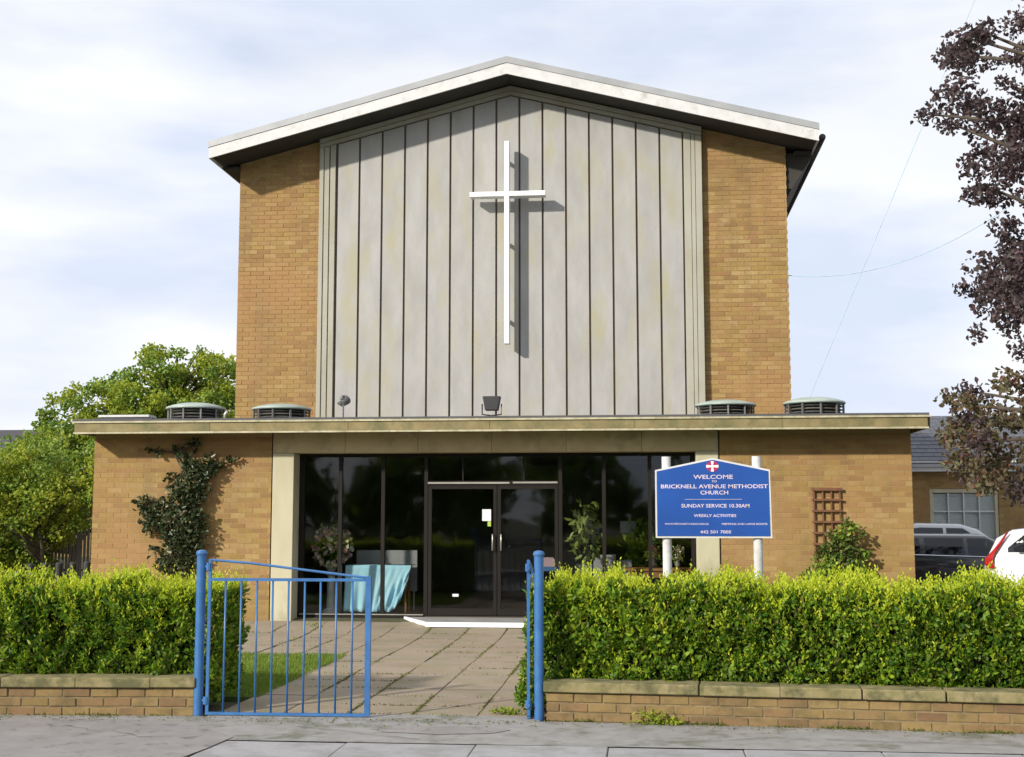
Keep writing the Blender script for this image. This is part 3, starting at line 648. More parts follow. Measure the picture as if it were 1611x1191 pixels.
# ------------------------------------------------------------------ hedges
def hedge(label, x0, x1, yf, depth, zt, seed):
    g = np.random.default_rng(seed)
    t = empty('hedge', ((x0 + x1) / 2, yf((x0 + x1) / 2) + .3, 0), label, 'hedge', 'hedges behind the garden walls')
    Lx = x1 - x0
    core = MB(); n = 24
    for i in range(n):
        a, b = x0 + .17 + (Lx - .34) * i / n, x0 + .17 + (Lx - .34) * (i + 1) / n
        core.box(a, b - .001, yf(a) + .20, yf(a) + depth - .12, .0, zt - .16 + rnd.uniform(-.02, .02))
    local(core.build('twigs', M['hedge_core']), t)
    def surf(nn):
        """points on front, top, ends; with outward normals"""
        P = []; Nn = []
        A = [Lx * zt, Lx * depth, depth * zt, depth * zt, Lx * zt * .35]; s = sum(A)
        ks = g.choice(5, nn, p=[a / s for a in A])
        u = g.random(nn); v = g.random(nn)
        X = np.where(ks == 2, x0, np.where(ks == 3, x1, x0 + u * Lx)); yfv = np.array([yf(x) for x in X])
        Y = np.where(ks == 0, yfv, np.where(ks == 4, yfv + depth, yfv + v * depth)); Y = np.where((ks == 2) | (ks == 3), yfv + u * depth, Y)
        Z = np.where(ks == 1, zt, v * (zt - .05) + .06)
        Nx = np.where(ks == 2, -1., np.where(ks == 3, 1., 0.)); Ny = np.where(ks == 0, -1., np.where(ks == 4, 1., 0.)); Nz = np.where(ks == 1, 1., 0.)
        return np.stack([X, Y, Z], 1), np.stack([Nx, Ny, Nz], 1)
    # lumpy offset
    def lump(P): return .03 * np.sin(P[:, 0] * 27 + 3 * np.sin(P[:, 2] * 7)) + .045 * np.sin(P[:, 0] * 6.1 + P[:, 2] * 4) + .03 * np.sin(P[:, 0] * 13.3 + 1 + P[:, 2] * 9) + .02 * np.sin(P[:, 1] * 11 + P[:, 2] * 17)
    dens = int(Lx * 12500)
    P, Nn = surf(dens); dep = g.exponential(.055, dens)
    P = P + Nn * (lump(P) - dep)[:, None] + g.normal(size=P.shape) * .012
    hole = np.sin(P[:, 0] * 9.7 + 2.1 * np.sin(P[:, 2] * 8)) * np.sin(P[:, 2] * 13 + 1.7 * np.sin(P[:, 0] * 4.3)) + g.normal(size=dens) * .22
    keep = (hole < .62) | (g.random(dens) < .22); P, Nn = P[keep], Nn[keep]; dens = len(P)
    P[:, 2] += np.clip(P[:, 2] / zt, 0, 1) ** 3 * (.018 * np.sin(P[:, 0] * 2.3 + 1) + .014 * np.sin(P[:, 0] * 5.9))
    D = g.normal(size=P.shape) * .6 + Nn * .5 + [0, 0, .55]
    V = leaves(P, D, g.uniform(.028, .070, dens), g.uniform(.018, .036, dens))
    local(leafobj('foliage', V, M['hedge_old'], None, 'stuff'), t)
    # shoots: upright sprigs, dense on top, sparser down the front
    ns = int(Lx * 1500); P, Nn = surf(ns)
    w = np.where(Nn[:, 2] > .5, 1.0, np.clip((P[:, 2] / zt) ** 2.6, .08, 1) * .8); keep = g.random(ns) < w
    P, Nn = P[keep], Nn[keep]; P = P + Nn * (lump(P) - .0)[:, None]
    B = []; DD = []; LL = []
    for p, nn in zip(P, Nn):
        topw = nn[2] > .5
        h = g.uniform(.05, .15) * (1.2 if topw else .9); h *= 1 + max(0, g.normal()) * .25
        up = np.array([g.normal() * .18, g.normal() * .18, 1.0]) + nn * (.0 if topw else .35); up /= np.linalg.norm(up)
        k = int(g.integers(6, 10)); ph = g.random() * 6
        for j in range(k):
            f = j / (k - 1); a = ph + j * 1.8
            d = np.array([math.cos(a), math.sin(a), .55 + f * 1.3]); B.append(p - nn * .03 + up * h * (f - .15)); DD.append(d); LL.append(.042 * (1 - .35 * f) * g.uniform(.8, 1.25))
    B = np.array(B); LL = np.array(LL)
    V = leaves(B, np.array(DD), LL, LL * .48)
    local(leafobj('shoots', V, M['hedge_new'], None, 'stuff', 'yellow-green new shoots'), t)
    return t
hedge('clipped green hedge behind the low wall left of the gate', -7.7, -3.56, lambda x: wy_l(min(x, -3.6)) + .24 + 0, .85, .965, 3)
hedge('clipped green hedge with bright top shoots right of the gateway', -.93, 5.4, lambda x: wy_r(max(x, -.77)) + .24, .85, .985, 4)

# ------------------------------------------------------------------ gate
def tubeobj(name, pts, r, parent, m=None, n=8): return MB().tube(pts, r, n).build(name, m or M['blue'], parent, smooth=True)
def gpost(x, y, label):
    t = empty('gate_post', (x, y, 0), label, 'gate post', 'blue steel gate posts')
    MB().tube([(0, 0, -.03), (0, 0, 1.285)], .038, 20).build('post', M['blue'], t)
    MB().lathe([(.046, 1.286), (.047, 1.30), (.038, 1.318), (.012, 1.326)], 0, 0, 20).build('cap', M['blue'], t)
    return t
gpost(-3.59, 10.27, 'round blue steel gate post at the left, carrying the closed gate leaf')
gpost(-.83, 10.33, 'round blue steel gate post at the right, beside the folded back gate leaf')
def gate_leaf(label, loc, rz_, Lg=1.31):
    t = empty('gate', loc, label, 'gate', 'pair of blue steel gates', rz_)
    MB().box(-.012, .012, -.012, .012, .02, 1.25).build('hinge_stile', M['blue'], t)
    MB().box(Lg - .022, Lg + .022, -.018, .018, .012, 1.115).build('end_stile', M['blue'], t)
    MB().box(.013, Lg - .023, -.013, .013, 1.075, 1.098).build('top_rail', M['blue'], t)
    MB().box(-.012, Lg - .023, -.014, .014, .008, .03).build('bottom_rail', M['blue'], t)
    MB().tube([(.0, 0, 1.245), (Lg * .25, 0, 1.22), (Lg * .9, 0, 1.118), (Lg, 0, 1.105)], .010, 8).build('sloping_brace', M['blue'], t)
    for i in range(9):
        x = Lg * (i + 1) / 10
        MB().tube([(x, 0, .03), (x + rnd.uniform(-.002, .002), 0, 1.075)], .0085, 8).build('bar', M['blue'], t, smooth=True)
    for z in (1.19, .12):
        h = MB().tube([(-.075, 0, z), (-.01, 0, z)], .016, 8); h.tube([(-.012, 0, z - .03), (-.012, 0, z + .03)], .024, 10); h.build('hinge', M['blue'], t)
    return t
gate_leaf('blue steel gate leaf standing closed beside the left post', (-3.515, 10.27, 0), 0.02)
gate_leaf('blue steel gate leaf folded back edge-on beside the right post', (-.915, 10.34, 0), R(93))

# ------------------------------------------------------------------ notice sign
t = empty('notice_sign', (.645, 12, 0), 'blue pointed church notice board with white border on two white posts', 'sign', None)
for x in (-.42, .41):
    MB().tube([(x, .05, -.04), (x, .05, 2.15)], .042, 18).build('post', M['white'], t, smooth=False)
out = [(-.525, .20 + 1.2), (.535, .20 + 1.2), (.525, 2.025), (.005, 2.135), (-.525, 2.025)]
MB().prism_y(out, -.012, .010).build('border', M['white'], t)
ins = [(-.510, 1.418), (.517, 1.418), (.510, 2.012), (.005, 2.118), (-.510, 2.012)]
bd = MB().prism_y(ins, -.018, -.013).build('board', M['signblue'], t)
def text(s, xc, zc, h, wtarget, m, parent, y=-.0185, name='lettering'):
    cu = bpy.data.curves.new('t', 'FONT'); cu.body = s; cu.align_x = 'CENTER'; cu.size = 1; cu.extrude = .0; cu.resolution_u = 3
    cu.offset = .012
    ob = bpy.data.objects.new('t', cu); col.objects.link(ob); dg = bpy.context.evaluated_depsgraph_get()
    me = bpy.data.meshes.new_from_object(ob.evaluated_get(dg)); bpy.data.objects.remove(ob); bpy.data.curves.remove(cu)
    v = np.empty(len(me.vertices) * 3, np.float32); me.vertices.foreach_get('co', v); v = v.reshape(-1, 3)
    x, z = v[:, 0], v[:, 1]; w = x.max() - x.min(); hh = z.max() - z.min()
    sx = wtarget / w; v2 = np.stack([(x - (x.max() + x.min()) / 2) * sx + xc, np.full(len(x), y), (z - (z.max() + z.min()) / 2) * (h / hh) + zc], 1)
    me.vertices.foreach_set('co', v2.astype(np.float32).ravel()); me.materials.clear(); me.update()
    return link(name, me, m, parent)
def sy(py): return 2.135 - (py - 10) / 1068 * .74 * 1.0
def sxp(px): return (px - 765) / 1600 * 1.11
def T(s, x0, x1, yc, h): text(s, (sxp(x0) + sxp(x1)) / 2, sy(yc), h, sxp(x1) - sxp(x0), M['sign_text'], bd)
T('WELCOME', 515, 1035, 262, .038); T('TO', 755, 825, 322, .018)
T('BRICKNELL AVENUE METHODIST', 85, 1490, 388, .036); T('CHURCH', 605, 970, 470, .036)
T('SUNDAY SERVICE 10.30AM', 352, 1245, 645, .033); T('WEEKLY ACTIVITIES', 515, 1070, 775, .026)
T('WWW.METHODISTCHURCH.ORG.UK', 130, 710, 885, .016); T('MEETINGS AND LARGE ROOMS', 880, 1475, 885, .016)
T('442 501 7005', 595, 1000, 990, .028)
MB().box(sxp(400), sxp(1150), -.0195, -.0186, sy(562), sy(558)).build('rule', M['sign_text'], bd)
MB().prism_y([(sxp(768) + .058 * math.cos(a), sy(122) + .050 * math.sin(a)) for a in [i * math.pi / 14 for i in range(28)]], -.0205, -.0183).build('emblem', M['sign_red'], bd)
ex, ez = sxp(768), sy(122)
for (dx, dz) in ((1, 0), (-1, 0), (0, 1), (0, -1)):
    w0, w1, L_ = .006, .013, .055
    if dx: p = [(ex, ez - w0), (ex + dx * L_, ez - w1), (ex + dx * L_, ez + w1), (ex, ez + w0)]
    else: p = [(ex + w0, ez), (ex + w1, ez + dz * .048), (ex - w1, ez + dz * .048), (ex - w0, ez)]
    if dx < 0 or dz < 0: p = p[::-1]
    MB().prism_y(p, -.0225 - .0004 * abs(dx), -.0206).build('emblem_arm', M['crosswhite'], bd)

# ------------------------------------------------------------------ trellis and climbers
t = empty('trellis', (2.60, 18.57, 0), 'brown wooden trellis ladder fixed to the brick wall right of the sign', 'trellis')
for i in range(4): MB().box(-.19 + i * .12, -.17 + i * .12, -.012, .008, .55, 2.0).build('upright', M['timber'], t)
for i in range(8):
    z = 1.985 - i * .155
    MB().box(-.215, .215, -.032, -.0125, z - .014 - (.012 if i == 0 else 0), z + .014).build('crosspiece', M['timber'], t)
def plant(name, label, cat, loc, clusters, leafm, lsize, stems, stem_r, group=None, n_per=120, stuff='foliage', spread=None, flat=None, m2=None):
    t = empty(name, loc, label, cat, group)
    V = []; V2 = []
    for (x, y, z, r_) in clusters:
        n = int(n_per * (r_ ** 2) / .02) if n_per else 100
        d = unit(rng.normal(size=(n, 3))) * (rng.random(n)[:, None] ** .5) * r_
        if flat: d = d * flat
        P = d + [x, y, z]; D = rng.normal(size=(n, 3)) + [0, -.35, .1]
        L = rng.uniform(.65, 1.3, n) * lsize; (V2 if (m2 and rng.random() < .35) else V).append(leaves(P, D, L, L * .62))
    if V: local(leafobj(stuff, np.concatenate(V), leafm, None, 'stuff'), t)
    if V2: local(leafobj(stuff, np.concatenate(V2), m2, None, 'stuff'), t)
    if stems:
        s = MB()
        for st_ in stems: s.tube(st_, [stem_r * (1 - .7 * i / (len(st_) - 1)) for i in range(len(st_))], 7)
        local(s.build('stem', M['bark'], smooth=True), t)
    return t
def wp(px, py, Y=18.45):   # photo measurement of a spot on the front wall, as metres on that wall
    k_ = Y / 18.6; return ((px - 1010) / 108.6 * k_ + .02 * 0, (812 - py) / 107.6 * k_ + 1.6)
cl = []
spots = [(240, 893, 14), (262, 885, 22), (285, 880, 20), (270, 850, 24), (290, 840, 22), (250, 850, 16), (225, 868, 10), (262, 820, 26), (285, 815, 24), (240, 825, 18), (215, 815, 16), (205, 800, 12),
         (228, 800, 14), (270, 790, 24), (290, 780, 18), (255, 770, 14), (275, 765, 18), (300, 768, 14), (283, 745, 18), (300, 740, 20), (315, 735, 14), (275, 728, 12), (268, 715, 10), (310, 720, 9), (255, 705, 8), (285, 698, 8),
         (225, 708, 7), (207, 706, 5), (245, 745, 6), (262, 752, 8), (240, 752, 5), (332, 730, 7), (345, 722, 6), (357, 720, 4), (200, 782, 7), (188, 790, 5), (210, 785, 6), (275, 692, 5), (295, 860, 14), (302, 825, 10), (235, 790, 8), (213, 835, 8), (238, 880, 9)]
for (px, py, r_) in spots:
    x, z = wp(px, py); r_ = r_ / 100; cl.append((x, FY - .04 - min(.12, r_ * .6), z, r_))
sx_, _ = wp(280, 800)
stems = [[(sx_ + .05, 18.5, -.03), (sx_ - .02, 18.5, .8), (sx_ + .03, 18.52, 1.6), (sx_ + .12, 18.54, 2.3), (sx_ - .05, 18.55, 2.7)],
         [(sx_ - .05, 18.5, -.03), (sx_ - .25, 18.52, 1.1), (sx_ - .7, 18.54, 1.75), (sx_ - .82, 18.55, 1.85)],
         [(sx_ + .05, 18.52, 2.1), (sx_ + .45, 18.55, 2.36), (sx_ + .72, 18.56, 2.45)], [(sx_, 18.52, 2.1), (sx_ - .3, 18.55, 2.55), (sx_ - .75, 18.56, 2.60)]]
plant('climbing_shrub', 'dark straggly climbing shrub on the brick wall left of the entrance', 'climbing plant', (sx_, 18.5, 0), cl, M['leaf_dark'], .068, stems, .022, None, 80, flat=[1, .45, 1], m2=M['leaf_climb'])
cl = []
for (px, py, r_) in [(1270, 905, 14), (1290, 890, 20), (1315, 885, 24), (1340, 892, 16), (1305, 865, 20), (1325, 860, 18), (1285, 865, 12), (1315, 840, 14), (1330, 828, 9), (1345, 835, 6), (1300, 845, 9), (1350, 870, 8), (1262, 912, 8), (1355, 905, 8), (1310, 910, 26), (1322, 818, 5)]:
    x, z = wp(px, py, 18.3); cl.append((x, 18.38, z, r_ / 100))
sx_, _ = wp(1312, 800)
plant('wall_shrub', 'green leafy shrub growing up the trellis right of the sign', 'shrub', (sx_, 18.35, 0), cl, M['leaf_shrub'], .07, [[(sx_, 18.4, -.03), (sx_ + .05, 18.4, .9), (sx_ + .08, 18.42, 1.6)], [(sx_, 18.4, -.03), (sx_ - .25, 18.4, .9)]], .02, None, 90, m2=M['leaf_mid'])

# ------------------------------------------------------------------ things behind the entrance glass
t = empty('display_table', (-4.02, 19.62, .14), 'small table with splayed legs under the pale blue cloth', 'table')
MB().box(-.46, .46, -.2, .2, .68, .705).build('table_top', M['oak'], t)
for x in (-.42, .42):
    for y in (-.16, .16): MB().box(x - .018, x + .018, y - .018, y + .018, 0, .68).build('leg', M['oak'], t)
# cloth: pleated sheet falling in front of the table
me = MB(); nx, nz = 60, 14; Vv = []; Ff = []
for i in range(nx + 1):
    u = i / nx; x = -.50 + u * 1.02
    for j in range(nz + 1):
        v = j / nz; low = .02 if u < .72 else .02 + (u - .72) ** 1.5 * 2.6
        z = .715 - v * (.715 - low); xx = x + v * .02 * math.sin(u * 9); y = -.215 - v * .05 - (.02 + .018 * v) * math.sin(u * 40 + 2 * v + 2 * math.sin(u * 7)) * v
        if u > .5: xx -= v * (u - .5) * .16; y -= .035 * math.sin((u + v * .22) * 62) * v
        Vv.append((xx, y, z))
for i in range(nx):
    for j in range(nz): a = i * (nz + 1) + j; Ff.append((a, a + 1, a + nz + 2, a + nz + 1))
b0 = len(Vv)
Vv += [(-.50, -.215, .7155), (.52, -.215, .7155), (.52, .2, .7155), (-.50, .2, .7155)]; Ff.append((b0, b0 + 1, b0 + 2, b0 + 3))
me.add(Vv, Ff); o = me.build('tablecloth', M['cloth'], None, (-4.02, 19.62, .14), smooth=True); sd_ = o.modifiers.new('t', 'SOLIDIFY'); sd_.thickness = .003
tag(o, 'pale blue cloth draped over the table inside the left window', 'tablecloth')
t = empty('display_board', (-3.96, 19.9, .14), 'grey display board standing behind the blue cloth', 'board')
MB().box(-.5, -.06, 0, .02, .3, .93).build('panel', M['greyboard'], t); MB().box(-.04, .46, 0, .02, .3, .93).build('panel', M['greyboard'], t)
for x in (-.45, .4): MB().box(x, x + .02, .022, .05, 0, .9).build('leg', M['alu'], t)
t = empty('flower_stand', (-4.75, 19.45, .14), 'tall arrangement of pale and pink flowers on a white pedestal inside the left window', 'flowers')
MB().lathe([(.13, 0), (.13, .03), (.07, .06), (.055, .55), (.10, .58), (.10, .61)], 0, 0, 20).build('pedestal', M['white'], t, smooth=False)
MB().lathe([(.05, .61), (.09, .68), (.06, .76), (.07, .78)], 0, 0, 16).build('vase', M['kerb'], t)
n = 260; P = unit(rng.normal(size=(n, 3))) * (rng.random(n)[:, None] ** .4) * [.30, .18, .30] + [0, 0, 1.05]
leafobj('foliage', leaves(P, rng.normal(size=(n, 3)), .08, .04), M['leaf_mid'], t, 'stuff')
n = 240; P = unit(rng.normal(size=(n, 3))) * [.29, .19, .29] + [.02, -.05, 1.0]; leafobj('petals', leaves(P, rng.normal(size=(n, 3)), .07, .06), M['flower_w'], t, 'stuff')
def potplant(label, x, y, h, rr, lm, n=170):
    t = empty('pot_plant', (x, y, .14), label, 'plant')
    MB().lathe([(.09, 0), (.13, .22), (.14, .23)], 0, 0, 18).build('pot', M['timber'], t)
    MB().tube([(0, 0, .2), (.02, 0, h * .5), (-.01, .02, h)], [.014, .01, .006], 6).build('stem', M['bark'], t)
    P = unit(rng.normal(size=(n, 3))) * (rng.random(n)[:, None] ** .4) * [rr, rr * .7, h * .42] + [0, 0, h * .95]; D = rng.normal(size=(n, 3)) + [0, -.3, -.2]
    leafobj('foliage', leaves(P, D, .14, .06), lm, t, 'stuff')
potplant('tall yellow-green house plant inside the window right of the doors', -.85, 19.6, 1.3, .24, M['leaf_room'])
potplant('dark leafy house plant inside the window behind the wooden table', .02, 20.5, 1.05, .34, M['leaf_mid'], 260)
t = empty('screen', (-.62, 20.2, .14), 'low grey folding screen inside the window right of the doors', 'screen')
for i, (a, b, z) in enumerate(((-.42, -.17, .72), (-.15, .20, .86), (.22, .45, .78))): MB().box(a, b, .02 * (i % 2), .02 * (i % 2) + .025, .06, z).build('panel', M['greyboard'], t)
for x in (-.4, .4): MB().box(x, x + .04, -.12, .14, 0, .059).build('foot', M['frame'], t)
t = empty('stool', (-.50, 19.5, .14), 'black square metal stool in front of the grey screen', 'stool')
MB().box(-.14, .14, -.14, .14, .60, .63).build('seat', M['frame'], t)
for x in (-.125, .125):
    for y in (-.125, .125): MB().box(x - .01, x + .01, y - .01, y + .01, 0, .60).build('leg', M['frame'], t)
MB().box(-.10, .04, -.06, .06, .632, .69).build('cushion', M['bark'], t, bevel=.01)
t = empty('wooden_table', (.22, 19.75, .14), 'orange wooden table inside the window behind the sign post', 'table')
MB().box(-.5, .5, -.25, .25, .64, .68).build('table_top', M['oak'], t, bevel=.005); MB().box(-.46, .46, -.22, -.20, .54, .638).build('apron', M['oak'], t)
for x in (-.46, .44):
    for y in (-.22, .2): MB().box(x, x + .035, y, y + .035, 0, .639 if y > 0 else .538).build('leg', M['oak'], t)
def bunch(label, x, y, z, fm, rr):
    t = empty('flower_vase', (x, y, z), label, 'flowers')
    MB().lathe([(.03, 0), (.045, .05), (.03, .12), (.035, .13)], 0, 0, 14).build('vase', M['alu'], t, smooth=True)
    n = 60; P = unit(rng.normal(size=(n, 3))) * rr + [0, 0, .13 + rr]; leafobj('petals', leaves(P, rng.normal(size=(n, 3)), .035, .03), fm, t, 'stuff')
    n = 80; P = unit(rng.normal(size=(n, 3))) * rr + [0, 0, .10 + rr]; leafobj('foliage', leaves(P, rng.normal(size=(n, 3)), .06, .02), M['leaf_mid'], t, 'stuff')
bunch('vase of white flowers at the right end of the wooden table', .52, 19.72, .822, M['flower_w'], .10)
bunch('vase of red flowers in the middle of the wooden table', .15, 19.8, .822, M['flower_r'], .09)
t = empty('leaflet_stand', (-1.38, 19.5, .14), 'small blue stand topped with pink leaflets just inside the right door', 'stand')
MB().prism_y([(-.17, .70), (.17, .70), (.03, .84), (-.12, .84)], -.08, .08).build('leaflet_rack', mat('pink_leaflets', (.45, .30, .33), .8, bs=0), t)
MB().box(-.16, .16, -.10, -.085, .64, .705).build('lip', M['blue'], t)
for x in (-.13, .13): MB().box(x - .012, x + .012, -.02, .02, 0, .70).build('leg', M['blue'], t)
t = tag(box('wall_notice', M['greyboard'], None, -.36, -.10, 20.9, 20.91, 1.33, 1.52), 'small pale notice hanging inside the window above the pot plants', 'notice')

# ------------------------------------------------------------------ trees
def limb_tree(name, label, base, height, clusters, leafm, lsize, r0, group=None, n_leaf=150, m2=None, droop=0.0, trunk_top=None, lean=(0, 0)):
    t = empty(name, base, label, 'tree', group); bx, by, bz = base
    tr = MB(); tt = trunk_top or height * .75
    pts = [(bx + lean[0] * f + .08 * math.sin(f * 5), by + lean[1] * f, bz - .05 + tt * f) for f in [i / 6 for i in range(7)]]
    tr.tube(pts, [r0 * (1 - .72 * i / 6) for i in range(7)], 10); local(tr.build('trunk', M['bark'], smooth=True), t)
    lb = MB()
    for i, c in enumerate(clusters):
        if i % 4: continue
        c0 = Vector(c[:3]); zz = min(max(bz + tt * .25, c0.z - (c0 - Vector((bx, by, c0.z))).length * .6), bz + tt * .97)
        f = (zz - bz + .05) / tt; p0 = Vector((bx + lean[0] * f + .08 * math.sin(f * 5), by + lean[1] * f, zz)); mid = (p0 + c0) / 2 + Vector((rnd.uniform(-.1, .1), rnd.uniform(-.1, .1), .12 * (c0 - p0).length))
        lb.tube([p0, mid, c0], [r0 * .28, r0 * .16, r0 * .05], 6)
    local(lb.build('branches', M['bark'], smooth=True), t)
    Vs = [[], []]
    for c in clusters:
        r_ = c[3]; n = max(8, int(n_leaf * r_ * r_ / (.3 * .3)))
        d = unit(rng.normal(size=(n, 3))) * (rng.random(n)[:, None] ** .45) * r_ * [1, 1, .75]
        P = np.array(c[:3]) + d; D = rng.normal(size=(n, 3)) + [0, 0, -droop]; L = rng.uniform(.7, 1.3, n) * lsize
        Vs[1 if (m2 and rng.random() < c[4]) else 0].append(leaves(P, D, L, L * .7))
    for k_, mm in ((0, leafm), (1, m2)):
        if Vs[k_]: local(leafobj('crown', np.concatenate(Vs[k_]), mm, None, 'stuff' if False else None), t)
    return t
# copper beech right of the gate, trunk outside the frame
prof = [(1.7, 4.2), (1.95, 3.3), (2.1, 3.15), (2.4, 3.05), (2.76, 2.98), (3.0, 3.2), (3.3, 3.5), (3.6, 3.32), (4.0, 3.30), (4.5, 3.38), (4.68, 3.6), (4.85, 3.95), (4.98, 3.5), (5.1, 3.2), (5.5, 3.1), (6.0, 2.95), (6.4, 3.02), (6.8, 3.3), (7.0, 3.75), (7.15, 4.1), (7.4, 3.95), (8.2, 4.3), (9.2, 5.6)]
def pxmin(z):
    for (z0, x0), (z1, x1) in zip(prof[:-1], prof[1:]):
        if z0 <= z <= z1: return x0 + (x1 - x0) * (z - z0) / (z1 - z0)
    return 9
cl = []
tries = 0
while len(cl) < 860 and tries < 40000:
    tries += 1
    z = rnd.uniform(1.8, 8.9); y = rnd.uniform(12.3, 17.2); x = rnd.uniform(2.8, 8.0)
    zr = 1.6 + (z - 1.6) * 14 / y; xr = x * 14 / y
    r_ = rnd.uniform(.09, .26)
    if xr - r_ * .8 < pxmin(zr): continue
    if math.hypot(x - 5.9, (y - 14.8)) > 3.1: continue
    if 4.76 < zr < 4.94 and xr < 3.95: continue
    if zr > 3.2 and math.sin(x * 3.1 + z * 2.3 + y) + math.sin(z * 4.1 - x * 2.2) + rnd.gauss(0, .5) < -.35: continue
    bronze = max(0, min(1, (4.2 - zr) / 2.2)) * .85
    cl.append((x, y, z, r_, bronze))
limb_tree('copper_beech', 'large dark purple-leaved tree reaching in at the right edge', (6.1, 14.8, -.03), 9.2, cl, M['leaf_purple'], .062, .24, None, 215, M['leaf_bronze'], .2, 7.6)
def blob(cx, cy, cz, rx, ry, rz_, n, r0, r1, shell=.0, cond=None):
    out_ = []; k_ = 0
    while len(out_) < n and k_ < n * 40:
        k_ += 1; v = Vector((rnd.gauss(0, 1), rnd.gauss(0, 1), rnd.gauss(0, 1))).normalized() * (rnd.random() ** .4)
        p = (cx + v.x * rx, cy + v.y * ry, cz + v.z * rz_)
        if cond and not cond(*p): continue
        out_.append((*p, rnd.uniform(r0, r1), .4))
    return out_
# pale tree far behind the left of the church: two masses, taller beside the gable
cl = blob(-16.4, 45, 5.55, 3.5, 3, 2.25, 230, .2, .55) + blob(-19.6, 45, 4.6, 2.4, 2.4, 1.95, 120, .2, .5) + blob(-17.6, 44, 3.4, 4.6, 2.5, 1.6, 90, .5, .8)
limb_tree('background_tree', 'pale green tree rising behind the flat roof left of the gable', (-17.2, 45.5, -.05), 7.6, cl, M['leaf_ygreen'], .13, .3, None, 62, M['leaf_mid'], 0, 5.6)
# garden trees left of the church
cl = blob(-13.2, 26.3, 2.1, 2.2, 1.3, 1.05, 210, .2, .36, cond=lambda x, y, z: z > 1.15) + blob(-11.0, 26.8, 2.6, 1.4, 1, .62, 60, .18, .3)
limb_tree('garden_tree', 'small bushy green tree with forked trunk by the grey fence at the left edge', (-12.55, 26.0, -.04), 3.3, cl, M['leaf_ygreen'], .085, .06, None, 70, M['leaf_mid'], 0, 2.4, (-.15, 0))
cl = blob(-14.2, 27.6, 1.5, 1.5, .6, 1.2, 130, .2, .36) + blob(-14.2, 29.5, 2.3, 1.8, 1.4, 1.35, 120, .25, .42) + blob(-12.3, 29.8, 2.45, 1.2, 1.2, 1.1, 60, .25, .4)
limb_tree('garden_tree', 'darker green tree behind the forked tree at the left edge', (-13.6, 29.6, -.04), 3.9, cl, M['leaf_mid'], .10, .10, None, 60, M['leaf_ygreen'], 0, 3.0)
cl = blob(-13.75, 24.6, 1.0, .85, .5, .75, 95, .16, .28)
limb_tree('garden_shrub', 'low bright green bush at the far left above the hedge', (-13.9, 24.6, -.04), 1.4, cl, M['leaf_ygreen'], .07, .03, None, 60, M['leaf_mid'], 0, .9)

# ------------------------------------------------------------------ palisade fence and short dark cylinders at the left
t = empty('palisade_fence', (-14.0, 28.4, 0), 'grey vertical-bar fence at the left behind the hedge beside the church corner', 'fence')
pm = MB().prism_y([(-.03, .05), (.03, .05), (.03, 1.50), (0, 1.56), (-.03, 1.50)], -.006, .006).mesh('pale'); pm.materials.append(M['fencegrey'])
for i in range(58):
    o = bpy.data.objects.new('pale', pm); col.objects.link(o); o.parent = t; o.location = (-3.2 + i * .085, 0, rnd.uniform(-.01, .01))
for z in (.35, 1.22): MB().box(-3.3, 1.8, .008, .05, z, z + .05).build('rail', M['dark_metal'], t)
for x in (-2.9, -.9, 1.1): MB().box(x, x + .06, .052, .11, 0, 1.5).build('post', M['fencegrey'], t)
lb = ['short dark bollard nearest the church corner', 'second short dark bollard from the church corner', 'third short dark bollard from the church corner', 'fourth short dark bollard from the church corner', 'short dark bollard furthest left from the church corner']
for i in range(5):  # short dark cylinders for the dark marks along the fence foot
    x = -10.22 - i * .27
    tag(MB().lathe([(.065, -.04), (.065, .74 - .01 * i), (.045, .765 - .01 * i)], 0, 0, 12).build('bollard', M['dark_metal'], None, (x, 23.0, 0)), lb[i], 'bollard', 'dark bollards before the fence')

# ------------------------------------------------------------------ houses
h = empty('house', (-25, 50, 0), 'house with dark hipped roof at the far left behind the garden trees', 'house')
local(MB().box(-29.5, -20.5, 50, 57, -.04, 4.3).build('wall', M['gbrick']), h)
local(MB().add([(-30, 49.6, 4.25), (-20, 49.6, 4.25), (-20, 57.4, 4.25), (-30, 57.4, 4.25), (-28.0, 53.5, 5.35), (-20.6, 53.5, 5.35)], [(0, 1, 5, 4), (1, 2, 5), (2, 3, 4, 5), (3, 0, 4), (3, 2, 1, 0)]).build('roof', M['dark_tile']), h)
for x in (-28.2, -25.2, -22.5):
    w = local(MB().box(x, x + 1.3, 49.94, 50.02, 2.4, 3.6).build('window', M['white']), h); MB().box(x + .08, x + 1.22, 49.93, 49.938, 2.48, 3.52).build('pane', M['carglass'], w)
an = empty('annex', (8, 30, 0), 'low brick annex with white roof edge and a wide window behind the parked cars', 'building')
aw = local(MB().box(4.3, 6.48, 30.006, 30.25, -.04, 2.6).box(8.0, 14, 30.006, 30.25, -.04, 2.6).box(6.48, 8.0, 30.006, 30.25, -.04, .85).box(6.48, 8.0, 30.006, 30.25, 2.22, 2.6).build('wall', M['mortar']), an)
cells = [c for c in brick_cells(4.3, 6.48, 0, 2.58)] + brick_cells(8.0, 14, 0, 2.58) + [c for c in brick_cells(6.485, 7.995, 0, 2.58) if not (.74 < c[1] < 2.2)]
o = brick_stuff('brickwork', cells, front(30.0), M['brick'], None); local(o, an)
local(MB().box(4.2, 14.2, 29.72, 29.75, 2.60, 2.76).build('fascia_board', M['white']), an)
local(MB().box(4.2, 14.2, 29.76, 33, 2.62, 2.80).build('flat_roof', M['felt']), an)
local(MB().box(4.2, 14.2, 29.66, 29.72, 2.70, 2.765).build('gutter', M['verge']), an)
